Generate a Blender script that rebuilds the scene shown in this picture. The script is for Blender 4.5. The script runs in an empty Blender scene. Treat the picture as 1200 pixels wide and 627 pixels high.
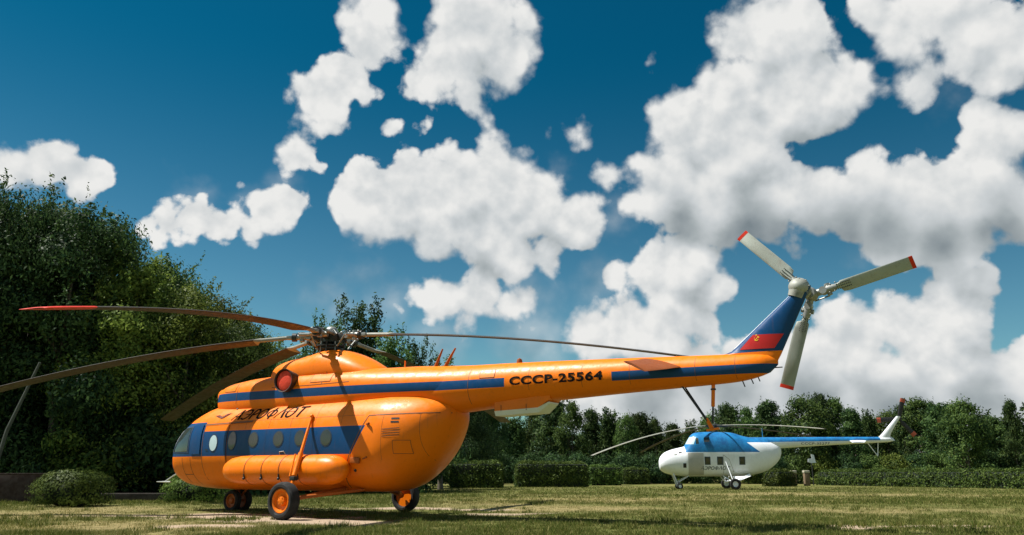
import bpy, bmesh, math, random
import numpy as np
from mathutils import Vector, Matrix
from mathutils.bvhtree import BVHTree
random.seed(7)
rng = np.random.default_rng(11)
sc = bpy.context.scene
COL = sc.collection
R = math.radians
PI = math.pi

# ------------------------------------------------------------------ camera pose
CAM_H, PITCH = 1.064, 0.261
def pix_dir(px, py):
    """direction of a point of the sky given on a 1200x627 sheet (used for the clouds at infinity)"""
    u = (px - 600) / 900; v = -(py - 313.5) / 900
    c, s = math.cos(PITCH), math.sin(PITCH)
    return Vector((u, c - v * s, s + v * c)).normalized()

# ------------------------------------------------------------------ materials
def new_mat(name):
    m = bpy.data.materials.new(name); m.use_nodes = True
    return m, m.node_tree, m.node_tree.nodes, m.node_tree.links, m.node_tree.nodes['Principled BSDF']

def noise_node(nt, scale, detail=4, rough=.55, vec=None, dist=0.0):
    n = nt.nodes.new('ShaderNodeTexNoise'); n.inputs['Scale'].default_value = scale
    n.inputs['Detail'].default_value = detail; n.inputs['Roughness'].default_value = rough
    n.inputs['Distortion'].default_value = dist
    if vec is not None: nt.links.new(vec, n.inputs['Vector'])
    return n
def ramp(nt, fac, stops):
    r = nt.nodes.new('ShaderNodeValToRGB'); e = r.color_ramp.elements
    while len(e) < len(stops): e.new(.5)
    for i, (p, c) in enumerate(stops):
        e[i].position = p; e[i].color = (*c, 1) if len(c) == 3 else c
    nt.links.new(fac, r.inputs[0]); return r
def mixc(nt, fac, a, b, mode='MIX'):
    m = nt.nodes.new('ShaderNodeMix'); m.data_type = 'RGBA'; m.blend_type = mode
    for sock, v in ((m.inputs[0], fac), (m.inputs[6], a), (m.inputs[7], b)):
        if isinstance(v, (int, float)): sock.default_value = v
        elif isinstance(v, tuple): sock.default_value = (*v, 1) if len(v) == 3 else v
        else: nt.links.new(v, sock)
    return m.outputs[2]
def math_node(nt, op, a, b=None, c=None, clamp=False):
    m = nt.nodes.new('ShaderNodeMath'); m.operation = op; m.use_clamp = clamp
    for i, v in enumerate((a, b, c)):
        if v is None: continue
        if isinstance(v, (int, float)): m.inputs[i].default_value = v
        else: nt.links.new(v, m.inputs[i])
    return m.outputs[0]
def map_range(nt, v, a, b, c=0.0, d=1.0, smooth=True):
    m = nt.nodes.new('ShaderNodeMapRange'); m.interpolation_type = 'SMOOTHSTEP' if smooth else 'LINEAR'
    nt.links.new(v, m.inputs[0])
    for i, x in zip((1, 2, 3, 4), (a, b, c, d)):
        if isinstance(x, (int, float)): m.inputs[i].default_value = x
        else: nt.links.new(x, m.inputs[i])
    return m.outputs[0]
def objco(nt):
    t = nt.nodes.new('ShaderNodeTexCoord'); return t.outputs['Object']
def sep(nt, v):
    s = nt.nodes.new('ShaderNodeSeparateXYZ'); nt.links.new(v, s.inputs[0]); return s.outputs
def bump(nt, h, strength, dist, bsdf):
    b = nt.nodes.new('ShaderNodeBump'); b.inputs['Strength'].default_value = strength
    b.inputs['Distance'].default_value = dist
    nt.links.new(h, b.inputs['Height']); nt.links.new(b.outputs[0], bsdf.inputs['Normal'])

def paint_finish(nt, bs, col, rough=.3, dirt=.25, wave=.012, metallic=0.0, streak=True):
    """weathered paint: faint fading, grime, dents and uneven gloss over colour socket/tuple"""
    co = objco(nt)
    n1 = noise_node(nt, 1.1, 5, .6, co); n2 = noise_node(nt, 7, 6, .65, co)
    f = map_range(nt, n1.outputs[0], .35, .75, 0, dirt)
    c = mixc(nt, f, col, (.10, .045, .02), 'MIX') if dirt else col
    if dirt:
        f2 = map_range(nt, n2.outputs[0], .56, .72, 0, dirt * .7)
        c = mixc(nt, f2, c, (.06, .04, .03))
        mp = nt.nodes.new('ShaderNodeMapping'); mp.inputs['Scale'].default_value = (9, 9, .8); nt.links.new(co, mp.inputs[0])
        n4 = noise_node(nt, 1.6, 5, .6, mp.outputs[0]); f4 = map_range(nt, n4.outputs[0], .54, .74, 0, .10 + dirt * .5)
        c = mixc(nt, f4, c, (.13, .055, .025))
    nt.links.new(c, bs.inputs['Base Color']) if not isinstance(c, tuple) else setattr(bs.inputs['Base Color'], 'default_value', (*c, 1))
    r = map_range(nt, n2.outputs[0], .3, .7, rough * .8, rough * 1.35)
    nt.links.new(r, bs.inputs['Roughness'])
    bs.inputs['Metallic'].default_value = metallic; bs.inputs['Specular IOR Level'].default_value = .22
    n3 = noise_node(nt, 1.9, 3, .5, co)
    bump(nt, n3.outputs[0], .5, wave, bs)

def simple(name, col, rough=.5, metallic=0.0, dirt=.15, wave=.0):
    m, nt, N, L, bs = new_mat(name)
    co = objco(nt); n = noise_node(nt, 6, 5, .6, co)
    f = map_range(nt, n.outputs[0], .4, .75, 0, dirt)
    c = mixc(nt, f, col, tuple(x * .35 for x in col))
    L.new(c, bs.inputs['Base Color'])
    r = map_range(nt, n.outputs[0], .3, .7, rough * .8, min(1, rough * 1.2)); L.new(r, bs.inputs['Roughness'])
    bs.inputs['Metallic'].default_value = metallic
    if wave: bump(nt, n.outputs[0], .5, wave, bs)
    return m

ORANGE = (.84, .185, .002); BLUE = (.001, .050, .155); RUST = (.16, .05, .02)
def band(nt, v, a, b, soft=.004):
    """1 between a and b"""
    lo = map_range(nt, v, a - soft if isinstance(a, float) else a, a + soft if isinstance(a, float) else a, 0, 1, False) if isinstance(a, float) else math_node(nt, 'GREATER_THAN', v, a)
    hi = map_range(nt, v, b - soft, b + soft, 1, 0, False) if isinstance(b, float) else math_node(nt, 'LESS_THAN', v, b)
    return math_node(nt, 'MULTIPLY', lo, hi)
def livery(name, kind):
    m, nt, N, L, bs = new_mat(name)
    x, y, z = sep(nt, objco(nt))
    if kind == 'cabin':
        top = map_range(nt, x, 3.42, 3.44, 2.17, 2.43, False)
        b = band(nt, z, 1.50, top)
        rear = math_node(nt, 'MULTIPLY_ADD', z, -.62, -1.16)       # slanting rear end of the blue band
        b = math_node(nt, 'MULTIPLY', b, math_node(nt, 'GREATER_THAN', x, rear))
    elif kind == 'cowl':
        top = map_range(nt, x, -4.4, 3.0, 3.18, 3.24, False); bot = map_range(nt, x, -4.4, 3.0, 2.97, 3.01, False)
        b = math_node(nt, 'MULTIPLY', math_node(nt, 'LESS_THAN', z, top), math_node(nt, 'GREATER_THAN', z, bot))
    elif kind == 'boom':
        top = map_range(nt, x, -12.0, -4.4, 3.12, 3.18, False)
        bot = map_range(nt, x, -12.0, -4.4, 2.945, 2.965, False)
        b = math_node(nt, 'MULTIPLY', math_node(nt, 'LESS_THAN', z, top), math_node(nt, 'GREATER_THAN', z, bot))
        gap = band(nt, x, -8.60, -5.98)
        b = math_node(nt, 'MULTIPLY', b, math_node(nt, 'SUBTRACT', 1.0, gap))
    elif kind == 'fin':
        b = math_node(nt, 'GREATER_THAN', z, 3.37)
        b2 = band(nt, z, 2.945, 3.12)
        b = math_node(nt, 'MAXIMUM', b, b2)
        lead = math_node(nt, 'MULTIPLY_ADD', x, -.85, -5.98)   # z of the leading edge
        strip = math_node(nt, 'MULTIPLY', math_node(nt, 'GREATER_THAN', z, lead), math_node(nt, 'GREATER_THAN', z, 3.42))
    c = mixc(nt, b, ORANGE, BLUE)
    paint_finish(nt, bs, c, .38, .08, .014)
    return m
M = {}
M['cabin'] = livery('cabin_paint', 'cabin'); M['cowl'] = livery('cowling_paint', 'cowl')
M['boom'] = livery('boom_paint', 'boom'); M['fin'] = livery('fin_paint', 'fin')
def painted(name, col, rough=.3, dirt=.15, wave=.006, metallic=0.0):
    m, nt, N, L, bs = new_mat(name); paint_finish(nt, bs, col, rough, dirt, wave, metallic); return m
M['orange'] = painted('orange_paint', ORANGE, .32, .2)
M['brown'] = painted('faded_orange_paint', (.36, .09, .012), .42, .35)
M['blue'] = painted('blue_paint', BLUE, .35)
M['dark'] = simple('dark_steel', (.035, .038, .036), .5, .4, .4)
M['black'] = simple('black_gap', (.012, .012, .012), .6)
M['seam'] = simple('seam_line', (.17, .055, .012), .6)
M['bseam'] = simple('seam_line_blue', (.005, .03, .08), .6)
M['steel'] = simple('weathered_steel', (.30, .31, .29), .45, .5, .5)
M['alu'] = simple('pale_aluminium', (.50, .52, .48), .4, .35, .35)
M['rubber'] = simple('tyre_rubber', (.010, .010, .010), .95, 0, .5, .004)
M['blade'] = painted('rotor_blade_paint', (.042, .036, .029), .5, .2, .0)
M['stab'] = painted('stabilizer_paint', (.26, .07, .02), .5, .3)
M['bladetop'] = painted('rotor_blade_grey', (.26, .27, .23), .45, .3, .0)
M['tailblade'] = painted('tail_blade_paint', (.35, .38, .345), .45, .3, .0)
M['red'] = painted('red_paint', (.62, .035, .015), .4, .12, .0)
M['redcover'] = simple('red_cover_fabric', (.78, .05, .012), .7, 0, .5, .02)
M['flagred'] = painted('flag_red', (.45, .018, .018), .4, .1, .0)
M['yellow'] = painted('emblem_yellow', (.75, .42, .03), .4, .0, .0)
M['white'] = painted('white_trim', (.72, .74, .72), .4, .1, .0)
M['letter'] = simple('lettering_black', (.006, .005, .005), 1.0, 0, .1)
M['letter'].node_tree.nodes['Principled BSDF'].inputs['Specular IOR Level'].default_value = .1
def glass(name, col, rough=.08):
    m, nt, N, L, bs = new_mat(name)
    n = noise_node(nt, 3.5, 3, .5, objco(nt))
    c = mixc(nt, n.outputs[0], tuple(x * .6 for x in col), tuple(x * 1.35 for x in col)); L.new(c, bs.inputs['Base Color'])
    bs.inputs['Roughness'].default_value = rough
    bs.inputs['Specular IOR Level'].default_value = .7
    bump(nt, n.outputs[0], .25, .01, bs)
    return m
M['glass'] = glass('dark_window_glass', (.035, .045, .04))
M['glasspale'] = simple('pale_window_pane', (.48, .64, .68), .25, 0, .1)  # even pale blue-grey for the light coloured panes
M['glassolive'] = glass('olive_window_glass', (.032, .038, .028), .15)
M['glasssky'] = simple('sky_lit_glass', (.40, .47, .48), .15, 0, .1)  # pale colour stands in for bright sky reflected in the windshield
# second machine
W_WHITE = (.78, .82, .86); W_BLUE = (.018, .20, .46)
def mi_livery(name, kind):
    m, nt, N, L, bs = new_mat(name)
    x, y, z = sep(nt, objco(nt))
    if kind == 'pod':
        edge = math_node(nt, 'MULTIPLY_ADD', z, -.75, 4.60)
        rear = math_node(nt, 'MULTIPLY_ADD', z, 1.27, -5.67)     # slanting rear edge of the blue
        b = math_node(nt, 'MULTIPLY', math_node(nt, 'GREATER_THAN', z, 2.37), math_node(nt, 'GREATER_THAN', x, rear))
        b = math_node(nt, 'MAXIMUM', b, math_node(nt, 'GREATER_THAN', z, 3.0))
        b = math_node(nt, 'MULTIPLY', b, math_node(nt, 'LESS_THAN', x, 2.16))
    else:
        lim = map_range(nt, x, -11.0, -2.0, 3.13, 3.0, False)
        b = math_node(nt, 'MULTIPLY', math_node(nt, 'GREATER_THAN', z, lim), math_node(nt, 'GREATER_THAN', x, -10.55))
    n = noise_node(nt, 2.2, 6, .7, objco(nt))
    bl = mixc(nt, map_range(nt, n.outputs[0], .35, .65), W_BLUE, (.008, .12, .33))
    c = mixc(nt, b, W_WHITE, bl)
    paint_finish(nt, bs, c, .38, .10, .008); return m
M['pod'] = mi_livery('white_and_blue_paint', 'pod'); M['boom2'] = mi_livery('white_and_blue_boom_paint', 'boom')
M['white2'] = painted('white_paint', W_WHITE, .4, .14)
M['blue2'] = painted('light_blue_paint', W_BLUE, .4, .14)

# ------------------------------------------------------------------ mesh builder
class MB:
    def __init__(s): s.v = []; s.f = []; s.m = []; s.mi = 0
    def add(s, vs, fs, mi=None):
        o = len(s.v); s.v += [tuple(v) for v in vs]
        s.f += [tuple(i + o for i in f) for f in fs]; s.m += [s.mi if mi is None else mi] * len(fs)
    def loft(s, rings, cap=True, closed=True, mi=None):
        n = len(rings[0]); vs = [p for r in rings for p in r]; fs = []
        for i in range(len(rings) - 1):
            for j in range(n if closed else n - 1):
                a = i * n + j; b = i * n + (j + 1) % n
                fs.append((a, b, b + n, a + n))
        if cap and closed:
            fs.append(tuple(range(n - 1, -1, -1))); k = (len(rings) - 1) * n; fs.append(tuple(k + j for j in range(n)))
        s.add(vs, fs, mi)
    def tube(s, pts, radii, n=12, cap=True, mi=None):
        pts = [Vector(p) for p in pts]
        if isinstance(radii, (int, float)): radii = [radii] * len(pts)
        rings = []; d0 = (pts[1] - pts[0]).normalized()
        ref = Vector((0, 0, 1)) if abs(d0.z) < .9 else Vector((1, 0, 0))
        u = d0.cross(ref).normalized()
        for i, p in enumerate(pts):
            d = (pts[min(i + 1, len(pts) - 1)] - pts[max(i - 1, 0)]).normalized()
            u = (u - d * u.dot(d)).normalized(); w = d.cross(u)
            rings.append([p + (u * math.cos(2 * PI * k / n) + w * math.sin(2 * PI * k / n)) * radii[i] for k in range(n)])
        s.loft(rings, cap, mi=mi)
    def box(s, c, size, rot=None, mi=None, bev=0.0):
        c = Vector(c); hx, hy, hz = (a / 2 for a in size); rot = rot or Matrix.Identity(3)
        b = min(bev, hx * .9, hy * .9, hz * .9)
        if b <= 0:
            vs = [c + rot @ Vector((sx * hx, sy * hy, sz * hz)) for sx in (-1, 1) for sy in (-1, 1) for sz in (-1, 1)]
            s.add(vs, [(0, 1, 3, 2), (4, 6, 7, 5), (0, 4, 5, 1), (2, 3, 7, 6), (0, 2, 6, 4), (1, 5, 7, 3)], mi)
        else:
            bm = bmesh.new(); bmesh.ops.create_cube(bm, size=1)
            for v in bm.verts: v.co = Vector((v.co.x * hx * 2, v.co.y * hy * 2, v.co.z * hz * 2))
            bmesh.ops.bevel(bm, geom=bm.edges[:], offset=b, segments=2, affect='EDGES', profile=.6)
            s.add([c + rot @ v.co for v in bm.verts], [[v.index for v in f.verts] for f in bm.faces], mi); bm.free()
    def lathe(s, c, axis, prof, n=32, mi=None, cap=True):
        """prof: (distance along axis, radius)"""
        c = Vector(c); a = Vector(axis).normalized()
        ref = Vector((0, 0, 1)) if abs(a.z) < .9 else Vector((1, 0, 0)); u = a.cross(ref).normalized(); w = a.cross(u)
        s.loft([[c + a * t + (u * math.cos(2 * PI * k / n) + w * math.sin(2 * PI * k / n)) * max(r, .0005) for k in range(n)] for t, r in prof], cap, mi=mi)
    def ball(s, c, r, mi=None, n=16, sc_=(1, 1, 1)):
        rings = []
        for i in range(1, n // 2 + 4):
            t = PI * i / (n // 2 + 4)
            rings.append([Vector(c) + Vector((r * sc_[0] * math.sin(t) * math.cos(2 * PI * k / n), r * sc_[1] * math.sin(t) * math.sin(2 * PI * k / n), r * sc_[2] * math.cos(t))) for k in range(n)])
        s.loft(rings, True, mi=mi)
    def build(s, name, mats, parent=None, smooth=35, label=None):
        me = bpy.data.meshes.new(name); me.from_pydata(s.v, [], s.f)
        if not isinstance(mats, (list, tuple)): mats = [mats]
        for m in mats: me.materials.append(M[m] if isinstance(m, str) else m)
        me.polygons.foreach_set('material_index', s.m)
        bm = bmesh.new(); bm.from_mesh(me); bmesh.ops.recalc_face_normals(bm, faces=bm.faces); bm.to_mesh(me); bm.free()
        if smooth:
            me.polygons.foreach_set('use_smooth', [True] * len(me.polygons)); me.set_sharp_from_angle(angle=R(smooth))
        o = bpy.data.objects.new(name, me); COL.objects.link(o)
        if parent is not None: o.parent = parent
        if label: o['label'] = label
        return o

def tag(o, label=None, cat=None, group=None, kind=None):
    if label: o['label'] = label
    if cat: o['category'] = cat
    if group: o['group'] = group
    if kind: o['kind'] = kind
    return o
def empty(name, loc, rz=0):
    o = bpy.data.objects.new(name, None); COL.objects.link(o); o.location = loc; o.rotation_euler = (0, 0, rz); o.empty_display_size = .3
    return o

def interp(stations, x):
    """Catmull-Rom interpolation of station tuples (x, a, b, c ...), x descending"""
    st = stations
    for i in range(len(st) - 1):
        if st[i][0] >= x >= st[i + 1][0]:
            p1, p2 = st[i], st[i + 1]; p0 = st[max(i - 1, 0)]; p3 = st[min(i + 2, len(st) - 1)]
            t = (x - p1[0]) / (p2[0] - p1[0]); out = []
            for k in range(1, len(p1)):
                def sl(a, b): return (b[k] - a[k]) / (b[0] - a[0]) if b[0] != a[0] else 0
                h = p2[0] - p1[0]
                m1 = sl(p0, p2) * h if p0 is not p1 else sl(p1, p2) * h
                m2 = sl(p1, p3) * h if p3 is not p2 else sl(p1, p2) * h
                d = p2[k] - p1[k]
                # limit overshoot
                if d == 0: m1 = m2 = 0
                else:
                    m1 = max(min(m1 / d, 3), 0) * d; m2 = max(min(m2 / d, 3), 0) * d
                t2, t3 = t * t, t * t * t
                out.append((2 * t3 - 3 * t2 + 1) * p1[k] + (t3 - 2 * t2 + t) * m1 + (-2 * t3 + 3 * t2) * p2[k] + (t3 - t2) * m2)
            return out
    return list(st[-1][1:])
def superring(x, zt, zb, hw, e, n=72, zsplit=.5):
    zc = zb + (zt - zb) * zsplit; pts = []
    for k in range(n):
        a = 2 * PI * k / n; c, s_ = math.cos(a), math.sin(a)
        y = hw * math.copysign(abs(c) ** (2 / e), c)
        h = (zt - zc) if s_ > 0 else (zc - zb)
        pts.append((x, y, zc + h * math.copysign(abs(s_) ** (2 / e), s_)))
    return pts
def hull(stations, xs, n=72):
    return [superring(x, *interp(stations, x)[:4], n=n) for x in xs]
def dense(a, b, k, ease=True):
    """x values from a to b denser at both ends"""
    return [a + (b - a) * (.5 - .5 * math.cos(PI * i / (k - 1)) if ease else i / (k - 1)) for i in range(k)]
def bvh_of(*objs):
    vs, fs = [], []
    for o in objs:
        k = len(vs); vs += [v.co.copy() for v in o.data.vertices]; fs += [[i + k for i in p.vertices] for p in o.data.polygons]
    return BVHTree.FromPolygons(vs, fs)

def project_mesh(vs2, fs, bvh, off, origin_fn):
    out = []
    for u, v in vs2:
        o, d = origin_fn(u, v)
        h = bvh.ray_cast(o, d)
        if h[0] is None:
            h = bvh.find_nearest(o + d * 3.0)
        n = h[1]
        if n.dot(d) > 0: n = -n
        out.append(h[0] + n * off)
    return out
def side_fn(side=1):
    return lambda x, z: (Vector((x, side * 6, z)), Vector((0, -side, 0)))
def grid_poly(poly, step=.08):
    """fill a polygon with a fine triangulated sheet"""
    bm = bmesh.new(); vs = [bm.verts.new((p[0], p[1], 0)) for p in poly]; bm.faces.new(vs)
    xs = [p[0] for p in poly]; zs = [p[1] for p in poly]
    def cut(axis, lo, hi):
        k = int((hi - lo) / step)
        for i in range(1, k + 1):
            t = lo + (hi - lo) * i / (k + 1); co = [0, 0, 0]; no = [0, 0, 0]; co[axis] = t; no[axis] = 1
            bmesh.ops.bisect_plane(bm, geom=bm.verts[:] + bm.edges[:] + bm.faces[:], dist=1e-6, plane_co=co, plane_no=no)
    cut(0, min(xs), max(xs)); cut(1, min(zs), max(zs))
    bm.verts.ensure_lookup_table(); bm.verts.index_update()
    v2 = [(v.co.x, v.co.y) for v in bm.verts]; fs = [[v.index for v in f.verts] for f in bm.faces]; bm.free()
    return v2, fs
def decal(name, poly, bvh, mat, parent, off=.006, fn=None, step=.08, label=None, thick=True):
    v2, fs = grid_poly(poly, step)
    fn = fn or side_fn(1)
    vs = project_mesh(v2, fs, bvh, off, fn)
    mb = MB(); mb.add(vs, fs)
    o = mb.build(name, mat, parent, 60, label)
    return o
def ell(cx, cz, rx, rz, n=28, tilt=0):
    return [(cx + rx * math.cos(2 * PI * k / n), cz + rz * math.sin(2 * PI * k / n)) for k in range(n)]
def text_decal(body, x0, x1, z0, z1, bvh, mat, parent, name='lettering', side=1, shear=0.0, off=.012, bold=0.0, slope=0.0):
    c = bpy.data.curves.new('t', 'FONT'); c.body = body; c.resolution_u = 4; c.shear = shear; c.offset = bold; c.space_character = 1.06
    to = bpy.data.objects.new('t', c); COL.objects.link(to)
    dg = bpy.context.evaluated_depsgraph_get(); me = bpy.data.meshes.new_from_object(to.evaluated_get(dg))
    bpy.data.objects.remove(to)
    bm = bmesh.new(); bm.from_mesh(me)
    xs = [v.co.x for v in bm.verts]; ys = [v.co.y for v in bm.verts]
    a, b, lo, hi = min(xs), max(xs), min(ys), max(ys)
    bmesh.ops.triangulate(bm, faces=bm.faces)
    for k in range(1, 12):
        t = lo + (hi - lo) * k / 12
        bmesh.ops.bisect_plane(bm, geom=bm.verts[:] + bm.edges[:] + bm.faces[:], dist=1e-6, plane_co=(0, t, 0), plane_no=(0, 1, 0))
    for k in range(1, 60):
        t = a + (b - a) * k / 60
        bmesh.ops.bisect_plane(bm, geom=bm.verts[:] + bm.edges[:] + bm.faces[:], dist=1e-6, plane_co=(t, 0, 0), plane_no=(1, 0, 0))
    bm.verts.index_update()
    v2 = []
    for v in bm.verts:
        s = (v.co.x - a) / (b - a); h = (v.co.y - lo) / (hi - lo)
        v2.append((x0 + (x1 - x0) * s, z0 + (z1 - z0) * h + slope * s))
    fs = [[v.index for v in f.verts] for f in bm.faces]; bm.free()
    vs = project_mesh(v2, fs, bvh, off, side_fn(side))
    mb = MB(); mb.add(vs, fs); return mb.build(name, mat, parent, 0)
def stroke_text(x0, x1, z0, z1, bvh, mat, parent, T=.17, t=.075, shear=.35, off=.010):
    def arc(cx_, cy_, rx, ry, a0, a1, n=22): return [(cx_ + rx * math.cos(R(a0 + (a1 - a0) * i / n)), cy_ + ry * math.sin(R(a0 + (a1 - a0) * i / n))) for i in range(n + 1)]
    m = (T + t) * .55
    G = {'A': ([[(.02, .0), (.46, 1)], t], [[(.44, 1), (.76, .0)], T], [[(.18, .33), (.62, .33)], t]),
         'E': ([arc(.28, .5, .36, .46, 135, -135), m], [[(.22, .5), (.62, .5)], t]),
         'P': ([[(.14, 0), (.14, 1)], T], [arc(.20, .70, .38, .26, 95, -95), m]),
         'O': ([arc(.40, .5, .34, .45, 0, 360), m],),
         'F': ([[(.42, -.04), (.42, 1.04)], T], [arc(.42, .5, .37, .31, 0, 360), t * 1.3]),
         'L': ([[(.02, .0), (.46, 1)], t], [[(.44, 1), (.76, .0)], T]),
         'T': ([[(.38, 0), (.38, .97)], T], [[(.0, .95), (.78, .95)], m])}
    mb = MB(); adv = [.0, .90, 1.66, 2.34, 3.24, 4.18, 5.06, 5.98]; tot = 6.80 + shear
    for g_, ox in zip('AEPOFLOT', adv):
        for pts, w_ in G[g_]:
            P = []
            for a, b in zip(pts[:-1], pts[1:]):
                k = max(1, int(math.hypot(b[0] - a[0], b[1] - a[1]) / .09)); P += [(a[0] + (b[0] - a[0]) * i / k, a[1] + (b[1] - a[1]) * i / k) for i in range(k)]
            P.append(pts[-1]); A_, B_ = [], []
            for i, p in enumerate(P):
                q = P[min(i + 1, len(P) - 1)]; r_ = P[max(i - 1, 0)]; d = Vector((q[0] - r_[0], q[1] - r_[1])).normalized()
                for lst, sg in ((A_, -1), (B_, 1)):
                    u = p[0] + sg * d.y * w_ / 2; v = p[1] - sg * d.x * w_ / 2
                    lst.append((x0 + (x1 - x0) * (u + ox + shear * v) / tot, z0 + (z1 - z0) * v))
            k = len(P); mb.add(project_mesh(A_ + B_, None, bvh, off, side_fn(1)), [(i, i + 1, k + i + 1, k + i) for i in range(k - 1)])
    return mb.build('lettering', mat, parent, 0)
def line_decal(name, pts, w, bvh, mat, parent, off=.004, side=1, n=10):
    """thin strip along a polyline in (x,z), projected on the skin"""
    P = []
    for (a, b) in zip(pts[:-1], pts[1:]):
        for i in range(n): P.append((a[0] + (b[0] - a[0]) * i / n, a[1] + (b[1] - a[1]) * i / n))
    P.append(pts[-1]); L_, R_ = [], []
    for i, p in enumerate(P):
        q = P[min(i + 1, len(P) - 1)]; r_ = P[max(i - 1, 0)]; d = Vector((q[0] - r_[0], q[1] - r_[1])).normalized()
        L_.append((p[0] - d.y * w / 2, p[1] + d.x * w / 2)); R_.append((p[0] + d.y * w / 2, p[1] - d.x * w / 2))
    v2 = L_ + R_; k = len(P); fs = [(i, i + 1, k + i + 1, k + i) for i in range(k - 1)]
    vs = project_mesh(v2, fs, bvh, off, side_fn(side)); mb = MB(); mb.add(vs, fs); return mb.build(name, mat, parent, 60)

# ================================================================== ORANGE HELICOPTER
heli = empty('helicopter', (-5.042, 21.189, 0), PI - .544)
tag(heli, 'large orange and blue helicopter parked on dry grass, registration CCCP-25564 on its long tail boom', 'helicopter')
cab_st = [  # x, ztop, zbot, halfwidth, exponent
    (5.31, 1.60, 1.08, .40, 2.1), (5.27, 1.84, .92, .66, 2.2), (5.12, 2.14, .80, .90, 2.3), (4.88, 2.42, .71, 1.05, 2.35),
    (4.5, 2.69, .655, 1.14, 2.4), (4.1, 2.86, .625, 1.20, 2.4), (3.7, 2.96, .61, 1.23, 2.45), (3.0, 3.0, .60, 1.25, 2.5), (1.5, 3.0, .60, 1.25, 2.5),
    (-2.2, 3.0, .60, 1.25, 2.5), (-2.8, 3.0, .655, 1.245, 2.45), (-3.2, 3.0, .80, 1.18, 2.3), (-3.6, 2.98, 1.06, 1.05, 2.2),
    (-3.95, 2.93, 1.38, .88, 2.1), (-4.2, 2.86, 1.72, .68, 2.05), (-4.38, 2.78, 2.02, .47, 2.0), (-4.48, 2.68, 2.25, .25, 2.0), (-4.52, 2.55, 2.38, .1, 2.0)]
mb = MB(); mb.loft(hull(cab_st, dense(5.31, -4.52, 110)))
fus = mb.build('fuselage', 'cabin', heli)
boom_st = [(-1.0, 3.70, 2.35, .66, 2.0), (-3.0, 3.68, 2.36, .64, 2.0), (-4.7, 3.59, 2.47, .555, 2.0), (-6.0, 3.56, 2.57, .495, 2.0), (-8.5, 3.475, 2.70, .39, 2.0), (-11.0, 3.375, 2.80, .285, 2.0), (-11.4, 3.37, 2.845, .25, 2.0), (-11.7, 3.36, 2.92, .19, 2.0), (-11.88, 3.33, 3.0, .12, 2.0), (-11.97, 3.28, 3.1, .05, 2.0)]
mb = MB(); mb.loft(hull(boom_st, dense(-1.0, -11.97, 70, False)))
boom = mb.build('tail_boom', 'boom', heli)
# engine cowling and gearbox hump
cowl_st = [(3.74, 3.26, 2.80, .40, 2.2), (3.70, 3.42, 2.66, .60, 2.4), (3.58, 3.51, 2.58, .73, 2.6), (3.3, 3.58, 2.50, .82, 2.8), (2.9, 3.62, 2.46, .88, 2.9), (2.2, 3.68, 2.45, .91, 2.9),
           (.5, 3.72, 2.45, .91, 2.8), (-1.2, 3.72, 2.46, .89, 2.6), (-2.2, 3.69, 2.50, .83, 2.3), (-3.2, 3.66, 2.52, .72, 2.1), (-4.4, 3.585, 2.56, .55, 2.0)]
mb = MB(); mb.loft(hull(cowl_st, dense(3.74, -4.4, 70)))
cowl = mb.build('engine_cowling', 'cowl', heli)
hump_st = [(1.78, 3.62, 3.3, .30, 2.2), (1.72, 3.84, 3.25, .48, 2.4), (1.58, 4.00, 3.2, .62, 2.5), (1.35, 4.09, 3.2, .68, 2.5), (.9, 4.16, 3.2, .71, 2.5), (.3, 4.24, 3.2, .72, 2.4), (-.15, 4.32, 3.2, .72, 2.3),
           (-.5, 4.30, 3.2, .72, 2.2), (-.9, 4.22, 3.2, .70, 2.1), (-1.35, 4.06, 3.2, .66, 2.0), (-1.75, 3.86, 3.2, .56, 2.0), (-2.05, 3.68, 3.2, .40, 2.0), (-2.15, 3.55, 3.25, .28, 2.0)]
mb = MB(); mb.loft(hull(hump_st, dense(1.78, -2.15, 50)))
hump = mb.build('gearbox_fairing', 'cowl', heli)
B_fus = bvh_of(fus); B_all = bvh_of(fus, boom, cowl, hump); B_cowl = bvh_of(cowl, hump); B_boom = bvh_of(boom)

# engine intakes on the front of the cowling (two round mouths)
for s_ in (-1, 1):
    mb = MB(); mb.lathe((3.44, s_ * .42, 3.22), (1, 0, 0), [(0, .2), (.30, .2), (.33, .185), (.30, .165), (.12, .15)], 28)
    mb.ball((3.58, s_ * .42, 3.22), .12, 1)
    mb.build('engine_intake', ['orange', 'redcover'], heli)
# exhaust stubs
for s_ in (1, -1):
    ax = Vector((-.10, s_ * 1.0, .06)).normalized()
    mb = MB(); n = 36
    def oval(t, ra, rb):
        c = Vector((.62, s_ * .70, 3.42)) + ax * t
        return [c + Vector((1, s_ * .1, 0)) * (ra * math.cos(2 * PI * k / n)) + Vector((0, 0, 1)) * (rb * math.sin(2 * PI * k / n)) for k in range(n)]
    mb.loft([oval(0, .26, .26), oval(.22, .29, .29), oval(.38, .305, .315), oval(.395, .30, .31), oval(.385, .275, .285), oval(.30, .265, .275)], True)
    ex = mb.build('exhaust_pipe', simple('burnt_steel', (.045, .032, .028), .55, .4, .4), heli)
    mb = MB(); mb.loft([oval(.31, .262, .272), oval(.335, .255, .262), oval(.352, .18, .19), oval(.356, .02, .02)], True)
    mb.build('exhaust_cover', 'redcover', ex)

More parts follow.
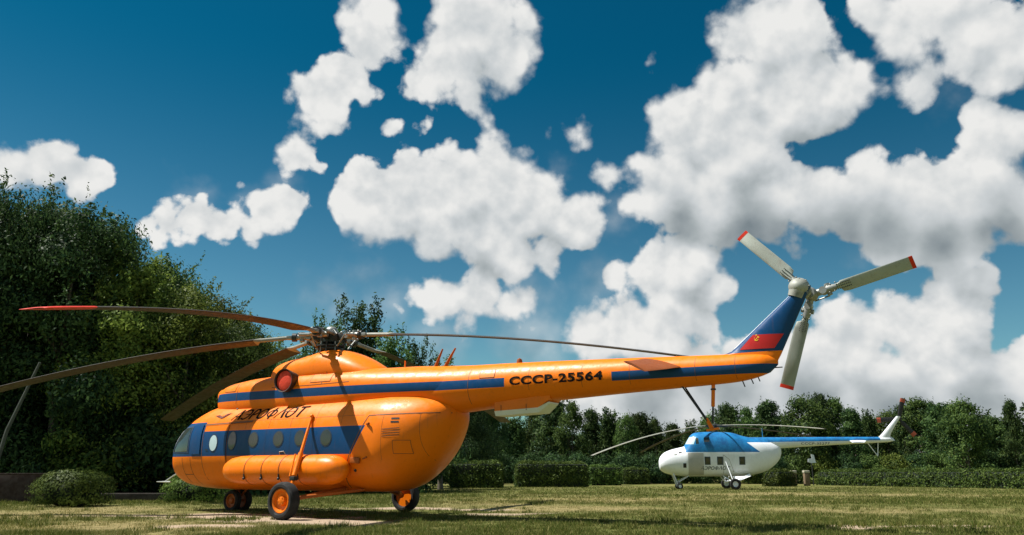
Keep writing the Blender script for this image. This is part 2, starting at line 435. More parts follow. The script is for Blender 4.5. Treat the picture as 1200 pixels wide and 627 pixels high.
# cabin windows
win = [(2.19, 1.90, .15, .235, 'glass'), (1.36, 1.905, .175, .185, 'glassolive'), (.42, 1.905, .175, .185, 'glassolive'), (-.36, 1.91, .175, .185, 'glassolive'), (-1.26, 1.90, .175, .19, 'glassolive')]
for side in (1, -1):
    for (x, z, rx, rz, g) in win + [(2.93, 1.85, .16, .215, 'glasspale')]:
        f = decal('window', ell(x, z, rx + .028, rz + .028), B_fus, 'bseam', heli, .005, side_fn(side), .07)
        decal('pane', ell(x, z, rx, rz), B_fus, g, f, .009, side_fn(side), .07, 'pale pane' if g == 'glasspale' else None)
# nose glazing: rays from a point inside the nose, angles az (0 = ahead, + = port), z height at unit distance
def nose_fn(a, z): return (Vector((3.9, 0, z)) + Vector((math.cos(a), math.sin(a), 0)) * 5, -Vector((math.cos(a), math.sin(a), 0)))
def npoly(l): return [(R(a), z) for a, z in l]
def ndecal(name, poly, mat, parent, off): return decal(name, npoly(poly), B_fus, mat, parent, off, nose_fn, .07)
for s_ in (1, -1):
    f = ndecal('cockpit_window', [(s_ * 84, 1.60), (s_ * 84, 2.34), (s_ * 56, 2.33), (s_ * 42, 1.60)], 'white' if s_ < 0 else 'bseam', heli, .008)
    ndecal('pane', [(s_ * 81, 1.64), (s_ * 81, 2.30), (s_ * 59, 2.29), (s_ * 46, 1.64)], 'glass', f, .014)
    f = ndecal('windshield', [(s_ * 40.5, 1.60), (s_ * 52, 2.26), (s_ * 2, 2.03), (s_ * 2, 1.60)], 'white', heli, .009)
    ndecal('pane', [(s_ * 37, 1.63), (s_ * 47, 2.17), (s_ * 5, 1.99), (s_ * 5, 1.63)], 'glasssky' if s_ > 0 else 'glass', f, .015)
    f = ndecal('chin_window', [(s_ * 40, 1.12), (s_ * 42, 1.46), (s_ * 3, 1.46), (s_ * 3, 1.12)], 'bseam', heli, .008)
    ndecal('pane', [(s_ * 37, 1.15), (s_ * 39, 1.43), (s_ * 6, 1.43), (s_ * 6, 1.15)], 'glass', f, .014)
# blister panel behind the cockpit glass
decal('cockpit_side_panel', [(3.92, 1.56), (3.92, 2.36), (3.50, 2.38), (3.50, 1.56)], B_fus, 'blue', heli, .022)
# sliding door: orange upper panel, seams, handle
door = decal('sliding_door', [(3.36, .93), (3.36, 2.31), (2.42, 2.33), (2.42, .93)], B_fus, 'cabin', heli, .016)
decal('window', ell(2.93, 1.85, .19, .245), bvh_of(door), 'bseam', door, .005)
decal('pane', ell(2.93, 1.85, .155, .21), bvh_of(door), 'glasspale', door, .010, label='pale pane')
decal('handle', [(3.25, 1.66), (3.25, 1.69), (3.13, 1.69), (3.13, 1.66)], bvh_of(door), 'dark', door, .012)
line_decal('door_rail', [(3.42, 2.345), (1.50, 2.385)], .04, B_fus, 'seam', heli, .028)
# seams and panel lines
for pts in ([(3.42, .72), (3.42, 2.40)], [(2.40, .72), (2.40, 2.45)], [(3.95, .74), (3.95, 1.48)], [(4.35, .80), (4.35, 1.48)], [(3.95, 1.02), (4.35, 1.02)]):
    line_decal('panel_seam', pts, .016, B_fus, 'seam', heli, .006)
line_decal('clamshell_seam', [(-1.66, .70), (-2.05, 1.5), (-2.55, 2.40), (-4.44, 2.44)], .022, B_fus, 'seam', heli, .006)
line_decal('clamshell_seam', [(-1.66, .70), (-2.05, 1.5), (-2.55, 2.40), (-4.44, 2.44)], .022, B_fus, 'seam', heli, .006, -1)
line_decal('cowling_seam', [(1.2, 3.30), (-.2, 3.29), (-1.55, 3.31)], .014, B_cowl, 'seam', heli, .006)
line_decal('cowling_seam', [(-.62, 3.30), (-.62, 3.65)], .014, B_cowl, 'seam', heli, .006)
line_decal('cowling_seam', [(1.95, 3.25), (1.95, 3.9)], .012, B_cowl, 'seam', heli, .006)
line_decal('cowling_seam', [(2.6, 2.92), (2.6, 3.58)], .012, B_cowl, 'seam', heli, .006)
line_decal('boom_seam', [(-5.0, 2.62), (-5.0, 3.52)], .012, B_boom, 'seam', heli, .004)
for x in (-6.6, -7.9, -9.0, -10.4, -11.2): line_decal('boom_seam', [(x, 2.86), (x, 3.36)], .007, B_boom, 'seam', heli, .003)
for x in (1.75, .85, .05, -.8, -1.7): line_decal('panel_seam', [(x, 2.2), (x, 2.9)], .007, B_fus, 'seam', heli, .004)
for x in (.9, .0, -.8): line_decal('panel_seam', [(x, 1.5), (x, 2.16)], .007, B_fus, 'bseam', heli, .004)
line_decal('panel_seam', [(2.3, 2.42), (-2.4, 2.42)], .006, B_fus, 'seam', heli, .004)
for x in (-3.0, -3.9): line_decal('panel_seam', [(x, 1.35), (x, 2.42)], .006, B_fus, 'seam', heli, .004)
for (x0, x1, z0, z1, B_, mt) in ((.5, .1, 2.62, 2.82, B_fus, 'cabin'), (3.2, 2.7, 3.28, 3.48, B_cowl, 'cowl'), (-.2, -.9, 3.36, 3.58, B_cowl, 'cowl'), (-3.3, -3.7, 1.5, 1.8, B_fus, 'cabin'), (-5.3, -5.7, 3.2, 3.38, B_boom, 'boom')):
    hp = decal('service_hatch', [(x0, z0), (x0, z1), (x1, z1), (x1, z0)], B_, mt, heli, .009)
    for a_, b_ in (((x0, z0), (x0, z1)), ((x0, z1), (x1, z1)), ((x1, z1), (x1, z0)), ((x1, z0), (x0, z0))): line_decal('hatch_seam', [a_, b_], .010, B_, 'seam', hp, .011, n=4)
# louvres on the clamshell
for z in (2.31, 2.23): decal('vent_slot', [(-3.22, z - .02), (-3.22, z + .02), (-3.42, z + .02), (-3.42, z - .02)], B_fus, 'black', heli, .006, step=.1)
for j in range(4):
    z = 2.06 - j * .055; line_decal('louvre', [(-3.02, z), (-3.46, z + .03)], .020, B_fus, 'seam', heli, .006)
for (x, z) in ((-2.17, 1.12), (2.55, 2.78)):
    mb = MB()
    h = B_fus.ray_cast(Vector((x, 5, z)), Vector((0, -1, 0)))
    if h[0]: mb.lathe(h[0], h[1], [(-.02, .035), (.02, .035), (.03, .02)], 12); mb.build('filler_cap', 'black', heli)
# lettering, winged emblem, flag
stroke_text(2.46, -.38, 2.455, 2.73, B_fus, 'letter', heli)
text_decal('CCCP-25564', -6.12, -8.40, 2.985, 3.185, B_boom, 'letter', heli, bold=.03)
mb = MB()
def emb(pts):
    v2, fs = grid_poly(pts, .03); mb.add(project_mesh(v2, fs, B_fus, .014, side_fn(1)), fs)
emb([(3.22, 2.60), (3.04, 2.615), (2.92, 2.575), (2.86, 2.575), (2.78, 2.63), (2.58, 2.67), (2.72, 2.585), (2.82, 2.53), (2.90, 2.515), (3.00, 2.54)])
mb.build('winged_emblem', simple('emblem_brown', (.12, .018, .006), .9), heli, 0)

# tail fin, stabilisers, gearbox
def fin_pts(z):   # leading x, trailing x at height z
    le = -11.04 - (z - 3.38) * 1.20 if z > 3.38 else -10.6
    if z > 3.30: te = -12.05 - (z - 3.30) * .52
    else: te = -12.05 + (3.30 - z) * .62 * (1 + max(0, 3.05 - z) * 3.6)
    return le, te
rings = []
for z in [2.97, 3.05, 3.18, 3.30, 3.35, 3.38, 3.42, 3.5, 3.8, 4.1, 4.4, 4.6]:
    le, te = fin_pts(z)
    if z < 3.45: le = {3.42: -11.08, 3.38: -10.96, 3.35: -10.80}.get(z, -11.0)
    th = .15 + max(0, 3.38 - z) * .28 if z > 3.0 else .24 - max(0, 2.95 - z) * 1.2
    th = max(th, .05); ring = []
    if z >= 3.38: th = .15 - (z - 3.38) * .03
    if z < 3.38: th = .155
    if z < 3.1: th = .11
    for k in range(24):
        a = 2 * PI * k / 24; t = .5 - .5 * math.cos(a)
        yy = th * math.copysign(1, math.sin(a)) * (abs(math.sin(a)) ** .8) * (1.0 - .25 * t)
        if abs(math.sin(a)) < 1e-6: yy = 0
        ring.append((le + (te - le) * t, yy, z))
    rings.append(ring)
mb = MB(); mb.loft(rings)
fin = mb.build('tail_fin', 'fin', heli)
B_fin = bvh_of(fin)
fl = decal('flag_emblem', [(-11.28, 3.43), (-11.95, 3.42), (-12.15, 3.69), (-11.56, 3.71)], B_fin, 'flagred', heli, .006)
mb = MB()   # small star, hammer and sickle on the flag
def flagmark(pts):
    v2, fs = grid_poly(pts, .2); mb.add(project_mesh(v2, fs, B_fin, .010, side_fn(1)), fs)
cx, cz = -11.63, 3.625
arc = [(cx + .045 * math.cos(t), cz + .045 * math.sin(t)) for t in [R(a) for a in range(-150, 100, 25)]]
arc2 = [(cx + .006 + .032 * math.cos(t), cz + .006 + .034 * math.sin(t)) for t in [R(a) for a in range(75, -151, -25)]]
flagmark(arc + arc2)
flagmark([(cx + .04, cz - .03), (cx + .03, cz - .04), (cx - .03, cz + .02), (cx - .02, cz + .03)])
flagmark([(cx - .045, cz + .012), (cx - .015, cz + .042), (cx - .03, cz + .055), (cx - .06, cz + .025)])
flagmark([(cx + .0 + (.022 if k % 2 == 0 else .009) * math.sin(k * PI / 5), cz + .075 + (.022 if k % 2 == 0 else .009) * math.cos(k * PI / 5)) for k in range(10)])
mb.build('hammer_and_sickle', 'yellow', fl, 0)
mb = MB()  # white leading edge strip
prev = None; rr = []
for z in [3.47, 3.7, 3.95, 4.2, 4.45, 4.58]:
    le, te = fin_pts(z); rr.append([(le + .010, -.02, z), (le + .010, .02, z), (le - .022, .05, z), (le - .022, -.05, z)])
mb.loft(rr); mb.build('leading_edge_strip', 'white', fin)
for s_ in (1, -1):
    mb = MB(); rings = []
    for t, y in ((0, .25), (.5, .75), (.93, 1.26), (1, 1.33)):
        xl = -9.28 + .02 * t; xt = -10.13 + (.34) * t; zl = 3.385 - .185 * t; zt = 3.165 - .19 * t
        if t == 1: xl -= .08; xt += .05
        ring = []
        for k in range(20):
            a = 2 * PI * k / 20; u = .5 - .5 * math.cos(a); th = .045 * (1 - .3 * t) * math.copysign(abs(math.sin(a)) ** .9, math.sin(a)) * (1 - .4 * u)
            ring.append((xl + (xt - xl) * u, s_ * y, zl + (zt - zl) * u + th))
        rings.append(ring)
    mb.loft(rings); mb.build('stabilizer', 'stab', heli)
mb = MB()
mb.ball((-12.50, .0, 4.60), .20, 0, 20, (1, .95, .9)); mb.tube([(-12.42, 0, 4.40), (-12.50, 0, 4.6)], [.15, .18], 18)
mb.lathe((-12.54, -.12, 4.56), (0, -1, 0), [(0, .15), (.14, .15), (.16, .11), (.3, .10)], 20)
for k in range(8):
    a = k * PI / 4; mb.ball((-12.54 + .17 * math.cos(a), .1, 4.58 + .17 * math.sin(a)), .014, 0, 8)
mb.build('tail_gearbox', simple('worn_grey_housing', (.34, .35, .31), .6, .2, .7), heli)
# tail rotor
TRC = Vector((-12.63, -.52, 4.53)); phi0 = .831
mb = MB(); mb.lathe(TRC + Vector((0, .18, 0)), (0, -1, 0), [(0, .09), (.06, .13), (.24, .13), (.30, .07), (.38, .05)], 20)
for k in range(3):
    a = phi0 + k * 2 * PI / 3; d = Vector((math.cos(a), 0, math.sin(a))); p = Vector((-d.z, 0, d.x))
    mb.tube([TRC + d * .05, TRC + d * .22], [.075, .07], 12)
    mb.lathe(TRC + d * .24 - Vector((0, .09, 0)), (0, 1, 0), [(0, .075), (.18, .075)], 14)
    mb.tube([TRC + d * .26, TRC + d * .42, TRC + d * .5], [.085, .08, .06], 12)
    mb.lathe(TRC + d * .34 - p * .12, p, [(0, .05), (.24, .05)], 10)
    mb.tube([TRC + d * .32 + p * .11 + Vector((0, -.1, 0)), TRC + Vector((0, -.2, 0)) + p * .10], .016, 8)
    for q in range(5): mb.ball(TRC + d * (.3 + q * .05) + p * (.08 if q % 2 else -.08) + Vector((0, .06, 0)), .016, 0, 8)
mb.build('tail_rotor_hub', ['steel', 'alu'], heli)
for k in range(3):
    a = phi0 + k * 2 * PI / 3 + (0, -.02, .01)[k]; d = Vector((math.cos(a), 0, math.sin(a))); p = Vector((-d.z, 0, d.x)); yv = Vector((0, 1, 0))
    pit = (R(-6), R(-34), R(14))[k]
    ch = p * math.cos(pit) + yv * math.sin(pit); nn = d.cross(ch)
    rings = []
    for r_, c0, c1, th in ((.46, -.05, .05, .045), (.56, -.06, .07, .035), (.60, -.09, .15, .028), (.72, -.09, .17, .024), (1.3, -.09, .17, .020), (1.93, -.09, .17, .014), (1.945, -.08, .16, .006)):
        ring = []
        for j in range(16):
            b = 2 * PI * j / 16; t = .5 - .5 * math.cos(b)
            ring.append(TRC + d * r_ + ch * (c0 + (c1 - c0) * t) + nn * (th * math.sin(b) * (1.2 - .5 * t)))
        rings.append(ring)
    mb = MB(); mb.loft(rings)
    for q in range(8):
        for w_ in (-.05, .0, .06):
            c_ = TRC + d * (.52 + q * .035) + ch * w_
            mb.ball(c_ + nn * .034, .011, 1, 6); mb.ball(c_ - nn * .034, .011, 1, 6)
    tb = mb.build('tail_rotor_blade', ['tailblade', 'dark'], heli)
    mb = MB(); mb.loft([[q + (q - (TRC + d * 1.93 + ch * .04)).project(nn) * .12 + (q - (TRC + d * 1.93 + ch * .04)).project(ch) * .01 + d * o_ for q in rings[5]] for o_ in (-.045, .0, .025)])
    mb.build('blade_tip', 'red', tb)

# main rotor
HZ = 4.70
mb = MB()
mb.tube([(0, 0, 4.1), (0, 0, 4.55)], [.20, .15], 20, mi=1)
mb.lathe((0, 0, 4.30), (0, 0, 1), [(0, .30), (.05, .34), (.10, .34), (.13, .22)], 28, 1)
mb.lathe((0, 0, 4.50), (0, 0, 1), [(0, .16), (.05, .28), (.28, .30), (.34, .2)], 24, 1)
mb.lathe((0, 0, 4.80), (0, 0, 1), [(0, .16), (.07, .18), (.13, .165), (.19, .11), (.21, .03)], 24, 0)
mb.lathe((.02, 0, 4.42), (0, 0, 1), [(0, .42), (.04, .42)], 28, 1)
for k in range(10):
    a = k * PI / 5 + .2; r0 = .36 + .1 * (k % 2)
    mb.tube([(r0 * math.cos(a), r0 * math.sin(a), 4.08), (r0 * .9 * math.cos(a), r0 * .9 * math.sin(a), 4.55)], .02, 8, mi=k % 2)
for k in range(6):
    a = k * PI / 3; mb.tube([(.24 * math.cos(a), .24 * math.sin(a), 4.78), (.42 * math.cos(a + .4), .42 * math.sin(a + .4), 4.86 + .03 * (k % 2)), (.6 * math.cos(a + .5), .6 * math.sin(a + .5), 4.72)], .014, 6, mi=0)
hub = mb.build('rotor_hub', ['steel', 'dark'], heli)
blades = [(112.2, 1.40, 6), (186, 1.33, 9), (275, 1.75, 8), (347.5, 1.80, 10), (32, 1.92, 8)]
for az, droop, pit in blades:
    a = R(az); e = Vector((math.cos(a), math.sin(a), 0)); p = Vector((-e.y, e.x, 0)); up = Vector((0, 0, 1))
    def zc(r_): 
        s = max(0, (r_ - .7) / 9.94); return HZ - droop * (.35 * s + .65 * s ** 1.9) + .02
    # hinge and grip
    mb = MB()
    mb.box(e * .42 + up * HZ, (.34, .15, .16), Matrix.Rotation(a, 3, 'Z'), 1, .02)
    mb.lathe(e * .60 + up * HZ - p * .14, p, [(0, .075), (.28, .075)], 14, 0)
    mb.tube([e * .6 + up * zc(.6), e * .95 + up * zc(.95)], [.085, .08], 14, mi=0)
    mb.lathe(e * .80 + up * (zc(.8) - .13), up, [(0, .07), (.26, .07)], 14, 0)
    mb.lathe(e * 1.0 + up * zc(1.0) - e * .05, e, [(0, .12), (.12, .12)], 16, 1)
    mb.box(e * 1.12 + up * zc(1.12), (.2, .2, .10), Matrix.Rotation(a, 3, 'Z'), 0, .02)
    # lag damper and pitch horn
    mb.tube([e * .28 + p * .2 + up * (HZ + .06), e * .85 + p * .2 + up * (HZ + .05)], [.05, .045], 10, mi=0)
    mb.tube([e * .95 + p * .05 + up * zc(.95), e * .72 - p * .30 + up * (zc(.7) - .02)], [.05, .035], 8, mi=0)
    mb.tube([e * .70 - p * .30 + up * (zc(.7) - .02), e * .42 - p * .26 + up * 4.40], .022, 8, mi=0)
    for q in range(5): mb.ball(e * (.45 + q * .14) + p * (.13 if q % 2 else -.13) + up * (HZ + .09), .035, q % 2, 8)
    mb.build('blade_grip', ['steel', 'dark'], heli)
    # blade: cylindrical cuff then aerofoil
    mb = MB(); rings = []; n = 18
    secs = [(1.15, .05, .05, .05), (1.3, .055, .055, .055), (1.9, .055, .055, .055), (1.98, .07, .09, .06), (2.12, .13, .39, .045)]
    secs += [(2.12 + (10.64 - 2.12) * i / 26, .13, .39, .036 - .010 * i / 26) for i in range(1, 26)] + [(10.60, .12, .36, .020), (10.64, .06, .20, .008)]
    if az == 112.2: secs = [(r_ - (.40 if 1.5 < r_ < 2.2 else 0), a_, b_, c_) for r_, a_, b_, c_ in secs]
    for r_, cf, cb, th in secs:
        pr = R(pit - max(0, (r_ - 2.2)) * .55); ch = p * math.cos(pr) + up * math.sin(pr)
        slope = (zc(r_ + .05) - zc(r_ - .05)) / .1; nn = (ch.cross((e + up * slope).normalized()) * -1).normalized()
        c = e * r_ + up * zc(r_); ring = []
        for j in range(n):
            b = 2 * PI * j / n; t = .5 - .5 * math.cos(b)
            if cb < .06: ring.append(c + ch * (cf * math.cos(b)) + nn * (th * math.sin(b)))
            else: ring.append(c + ch * (cf - (cf + cb) * t) + nn * (th * math.sin(b) * (1.25 - .8 * t)))
        rings.append(ring)
    k = next(i for i, s in enumerate(secs) if s[2] > .2)
    mb.loft(rings[:k + 1], True, mi=1); mb.loft(rings[k:], True, mi=0)
    bl = mb.build('rotor_blade', ['blade', 'bladetop'], heli, 50)
    kk = next(i for i, s in enumerate(secs) if s[0] > 9.6)
    if az != 112.2: continue
    mb = MB(); mb.loft([[q + (q - sum((Vector(x) for x in rg), Vector()) / n) * .06 for q in rg] for rg in rings[kk:]])
    mb.build('blade_tip', 'red', bl, 50)
# fuel tank on the port and starboard sides
for s_ in (1, -1):
    rings = []
    prof = [(2.14, .05), (2.10, .17), (2.0, .26), (1.82, .33), (1.55, .365), (1.2, .375), (-1.4, .375), (-1.65, .365), (-1.85, .32), (-2.0, .24), (-2.1, .12), (-2.13, .04)]
    for x, r_ in prof:
        rings.append([(x, s_ * 1.36 + r_ * math.cos(2 * PI * k / 40), 1.13 + .97 * r_ * math.sin(2 * PI * k / 40)) for k in range(40)])
    mb = MB(); mb.loft(rings); tank = mb.build('fuel_tank', 'orange', heli)
    for x in (1.05, .42, -.2, -.85):
        mb = MB(); mb.loft([[(x + o_, s_ * 1.36 + .383 * math.cos(2 * PI * k / 40), 1.13 + .97 * .383 * math.sin(2 * PI * k / 40)) for k in range(40)] for o_ in (-.012, .012)])
        mb.tube([(x, s_ * 1.70, .92), (x, s_ * 1.72, 1.03)], .022, 8, mi=1)
        mb.ball((x, s_ * 1.72, .92), .035, 1, 8)
        mb.build('tank_strap', ['brown', 'dark'], tank)
    mb = MB(); mb.tube([(.35, s_ * 1.22, 1.50), (.33, s_ * 1.25, 1.58), (.18, s_ * 1.25, 1.59), (.12, s_ * 1.22, 1.50)], .014, 8); mb.build('pipe', 'steel', tank)
# undercarriage
def wheel(name, c, r_, w, side, rim_mat='orange', parent=None, rr=.64):
    root = empty(name, (0, 0, 0)); root.parent = parent
    c = Vector(c); ax = (0, side, 0)
    mb = MB(); h = w / 2; ri = r_ * rr
    mb.lathe(c, ax, [(-h * .7, ri), (-h, ri + .04 * r_ / .43), (-h, r_ * .86), (-h * .78, r_ * .96), (-h * .35, r_), (h * .35, r_), (h * .78, r_ * .96), (h, r_ * .86), (h, ri + .04 * r_ / .43), (h * .7, ri), (-h * .7, ri)], 40, cap=False)
    mb.build('tyre', 'rubber', root)
    mb = MB(); mb.lathe(c, ax, [(-h * .5, ri * 1.01), (h * .72, ri * 1.01), (h * .80, ri * .95), (h * .72, ri * .86), (h * .25, ri * .74), (h * .15, ri * .45), (h * .6, ri * .38), (h * .72, ri * .22), (h * .74, .01)], 32)
    for k in range(6):
        a = k * PI / 3; mb.ball(c + Vector((ri * .3 * math.cos(a), side * h * .64, ri * .3 * math.sin(a))), ri * .07, 0, 6)
    mb.build('rim', rim_mat, root)
    return root
for s_ in (1, -1):
    wheel('wheel', (-1.02, s_ * 2.25, .425), .432, .28, s_, parent=heli)
    mb = MB()
    mb.tube([(-.66, s_ * 1.18, 2.44), (-.82, s_ * 1.62, 1.52)], [.034, .04], 14)
    mb.tube([(-.82, s_ * 1.62, 1.52), (-.93, s_ * 1.90, .98)], [.062, .062], 16)
    mb.tube([(-.93, s_ * 1.90, .98), (-1.0, s_ * 2.04, .60)], [.046, .046], 14)
    mb.tube([(-.74, s_ * 1.72, 1.50), (-.87, s_ * 1.98, .98)], .022, 8)
    mb.ball((-.66, s_ * 1.18, 2.45), .055, 0, 10); mb.box((-.95, s_ * 1.93, .93), (.16, .12, .1), None, 1, .02)
    mb.tube([(-.86, s_ * 1.66, 1.44), (-.86, s_ * 1.78, 1.30), (-.95, s_ * 1.84, 1.02)], .016, 6, mi=1)
    mb.build('shock_strut', ['orange', 'dark'], heli)
    mb = MB()
    mb.tube([(-1.0, s_ * 2.10, .44), (-1.5, s_ * .72, .68)], [.05, .06], 12)
    mb.tube([(-1.02, s_ * 2.05, .47), (-2.05, s_ * .66, .66)], [.045, .04], 12)
    mb.ball((-1.02, s_ * 2.07, .45), .075, 0, 10)
    mb.build('axle_strut', 'brown', heli)
mb = MB(); mb.tube([(3.30, 0, .66), (3.24, 0, .36)], [.075, .06], 14); mb.tube([(3.24, -.22, .30), (3.24, .22, .30)], .035, 10); mb.tube([(2.85, 0, .66), (3.2, 0, .36)], .03, 8); mb.tube([(3.24, 0, .28), (3.24, 0, .4)], .07, 10)
mb.build('nose_gear_leg', 'brown', heli)
for s_ in (1, -1): wheel('nose_wheel', (3.24, s_ * .19, .297), .297, .185, s_, 'brown', heli)
# tail bumper
mb = MB()
F = Vector((-10.58, 0, 1.90))
for s_ in (1, -1): mb.tube([(-10.03, s_ * .09, 2.80), F + Vector((0, 0, .04))], [.017, .021], 8, mi=1)
mb.tube([(-10.67, 0, 2.83), (-10.63, 0, 2.35)], [.038, .038], 12, mi=0); mb.tube([(-10.63, 0, 2.35), (-10.60, 0, 2.02)], .020, 8, mi=1)
mb.lathe((-10.66, 0, 2.68), (0, 0, 1), [(0, .055), (.03, .055)], 12, 1)
mb.tube([F + Vector((.10, 0, .22)), F + Vector((0, 0, .02))], [.03, .045], 10, mi=0)
mb.box(F + Vector((-.02, 0, 0)), (.26, .12, .04), Matrix.Rotation(R(8), 3, 'Y'), 0, .015)
mb.build('tail_bumper', ['orange', 'dark'], heli)
# radar housing under the boom
mb = MB()
mb.loft([[(x, -.30, 2.78), (x, .30, 2.78), (x, .30 * k_, zb), (x, -.30 * k_, zb)] for x, zb, k_ in ((-5.60, 2.42, 1), (-6.75, 2.47, 1), (-7.05, 2.66, .9))], mi=0)
mb.loft([[(x, -.31 * k_, z1), (x, .31 * k_, z1), (x, .25 * k_, z0), (x, -.25 * k_, z0)] for x, z1, z0, k_ in ((-5.60, 2.44, 2.33, 1), (-6.75, 2.475, 2.37, 1), (-7.0, 2.60, 2.56, .8))], mi=1)
for x in (-5.78, -6.45): mb.box((x, .303, 2.50), (.012, .01, .14), None, 2)
mb.build('radar_housing', ['orange', 'white', 'seam'], heli, 20)
# small fittings
mb = MB(); mb.tube([(-3.70, .1, 3.58), (-3.93, .1, 4.05)], [.045, .02], 8); mb.build('whip_antenna', 'brown', heli)
mb = MB(); mb.tube([(-3.98, .1, 3.55), (-4.32, .1, 4.04)], [.045, .022], 8); mb.build('whip_antenna', 'brown', heli)
mb = MB(); mb.tube([(-2.75, .1, 3.6), (-2.75, .1, 3.84)], .018, 6); mb.build('whip_antenna', 'orange', heli)
mb = MB(); mb.lathe((-6.1, 0, 3.53), (0, 0, 1), [(0, .07), (.06, .07), (.11, .055), (.14, .01)], 14); mb.build('beacon_lamp', 'stab', heli)
for p_, q_ in (((-11.25, 0, 2.86), (-11.30, 0, 2.71)), ((-11.42, 0, 2.90), (-11.47, 0, 2.76)), ((-11.55, 0, 2.94), (-11.60, 0, 2.80)), ((-11.85, 0, 3.05), (-12.05, 0, 3.05))):
    mb = MB(); mb.tube([p_, q_], .012, 6); mb.build('aerial_pin', 'dark', heli)
mb = MB(); mb.tube([(5.15, .55, 1.12), (5.78, .62, .80)], [.022, .02], 8); mb.tube([(5.78, .62, .80), (6.15, .62, .80)], [.022, .010], 8); mb.tube([(5.5, .62, .80), (5.80, .62, .80)], .024, 8)
mb.build('pitot_tube', 'alu', heli)
mb = MB(); mb.box((-2.25, 1.245, 1.35), (.3, .05, .14), Matrix.Rotation(R(-4), 3, 'Y'), 0, .02); mb.tube([(-2.5, 1.25, 1.38), (-2.66, 1.30, 1.42)], .02, 6); mb.build('step_bracket', 'brown', heli)
mb = MB(); mb.tube([(-2.55, 1.22, 2.20), (-2.66, 1.28, 2.20)], .03, 8); mb.build('nav_lamp', 'brown', heli)
for i in range(0):
    x = 4.0 - i * .15; h = B_cowl.ray_cast(Vector((x, 5, 3.26)), Vector((0, -1, 0)))
    if h[0]: mb.ball(h[0], .008, 0, 6)

# ================================================================== WHITE AND BLUE HELICOPTER
h2 = empty('helicopter', (13.75, 53.0, 0), PI - .105)
tag(h2, 'smaller white helicopter with light blue upper body standing in front of the far trees', 'helicopter')
pod_st = [(3.86, 1.86, 1.40, .30, 2.0), (3.80, 2.04, 1.24, .48, 2.0), (3.55, 2.32, 1.06, .69, 2.1), (3.1, 2.53, .93, .83, 2.2), (2.6, 2.66, .87, .90, 2.2), (2.25, 2.74, .84, .94, 2.3), (2.15, 2.78, .83, .95, 2.3), (1.95, 3.10, .82, .96, 2.4), (1.68, 3.50, .82, .97, 2.5), (1.4, 3.66, .82, .98, 2.5),
          (.6, 3.72, .82, .99, 2.6), (-.6, 3.70, .82, .99, 2.6), (-1.1, 3.64, .83, .99, 2.5), (-1.6, 3.48, .85, .98, 2.4), (-2.1, 3.36, .90, .96, 2.3), (-2.7, 3.30, 1.02, .90, 2.2), (-3.2, 3.2, 1.22, .78, 2.1), (-3.7, 3.05, 1.55, .60, 2.0), (-4.05, 2.86, 1.95, .36, 2.0), (-4.18, 2.6, 2.25, .12, 2.0)]
mb = MB(); mb.loft(hull(pod_st, dense(3.86, -4.18, 90), 56)); pod = mb.build('fuselage', 'pod', h2)
b2_st = [(-1.6, 3.36, 2.45, .46, 2.0), (-4.0, 3.35, 2.62, .36, 2.0), (-7.5, 3.35, 2.83, .26, 2.0), (-11.3, 3.33, 3.02, .16, 2.0), (-11.42, 3.2, 3.08, .06, 2.0)]
mb = MB(); mb.loft(hull(b2_st, dense(-1.6, -11.42, 40, False), 32)); bo2 = mb.build('tail_boom', 'boom2', h2)
B_p = bvh_of(pod); B_b2 = bvh_of(bo2)
mb = MB(); rings = []
for z, le, te in ((3.10, -10.2, -11.55), (3.28, -10.35, -11.42), (3.36, -10.55, -11.25), (3.6, -10.8, -11.35), (4.2, -11.35, -11.75), (4.6, -11.72, -12.05), (4.68, -11.8, -12.05)):
    th = .12 if z < 4.5 else .08
    rings.append([(le + (te - le) * (.5 - .5 * math.cos(2 * PI * k / 20)), th * math.sin(2 * PI * k / 20), z) for k in range(20)])
mb.loft(rings); mb.build('tail_fin', 'white2', h2)
for s_ in (1, -1):
    mb = MB(); mb.loft([[(xl + (xt - xl) * (.5 - .5 * math.cos(2 * PI * k / 16)), s_ * y, z + .03 * math.sin(2 * PI * k / 16)) for k in range(16)] for y, xl, xt, z in ((.1, -8.6, -9.7, 3.12), (1.15, -8.45, -9.2, 2.95))])
    mb.build('stabilizer', 'white2', h2)
    # windows
    for x, g in ((.78, 'glassolive'), (-.03, 'glass'), (-1.45, 'glassolive')):
        f = decal('window', [(x - .19, 1.56), (x + .19, 1.56), (x + .19, 2.08), (x - .19, 2.08)], B_p, 'bseam', h2, .006, side_fn(s_), .12)
        decal('pane', [(x - .15, 1.60), (x + .15, 1.60), (x + .15, 2.04), (x - .15, 2.04)], B_p, g, f, .012, side_fn(s_), .12)
    for x0, x1, z0, z1 in ((1.22, 1.52, 2.86, 3.34), (.52, .98, 2.98, 3.38)):
        f = decal('cockpit_window', [(x0, z0), (x1, z0 - .02), (x1 - .04, z1), (x0, z1)], B_p, 'blue2', h2, .008, side_fn(s_), .12)
        decal('pane', [(x0 + .05, z0 + .05), (x1 - .05, z0 + .04), (x1 - .08, z1 - .05), (x0 + .05, z1 - .05)], B_p, 'glass', f, .014, side_fn(s_), .12)
    line_decal('door_seam', [(-.25, 1.0), (-.25, 2.2), (-.62, 1.9), (-.9, 1.1)], .025, B_p, 'steel', h2, .006, s_)
def n2_fn(a, z): return (Vector((.9, 0, z)) + Vector((math.cos(a), math.sin(a), 0)) * 5, -Vector((math.cos(a), math.sin(a), 0)))
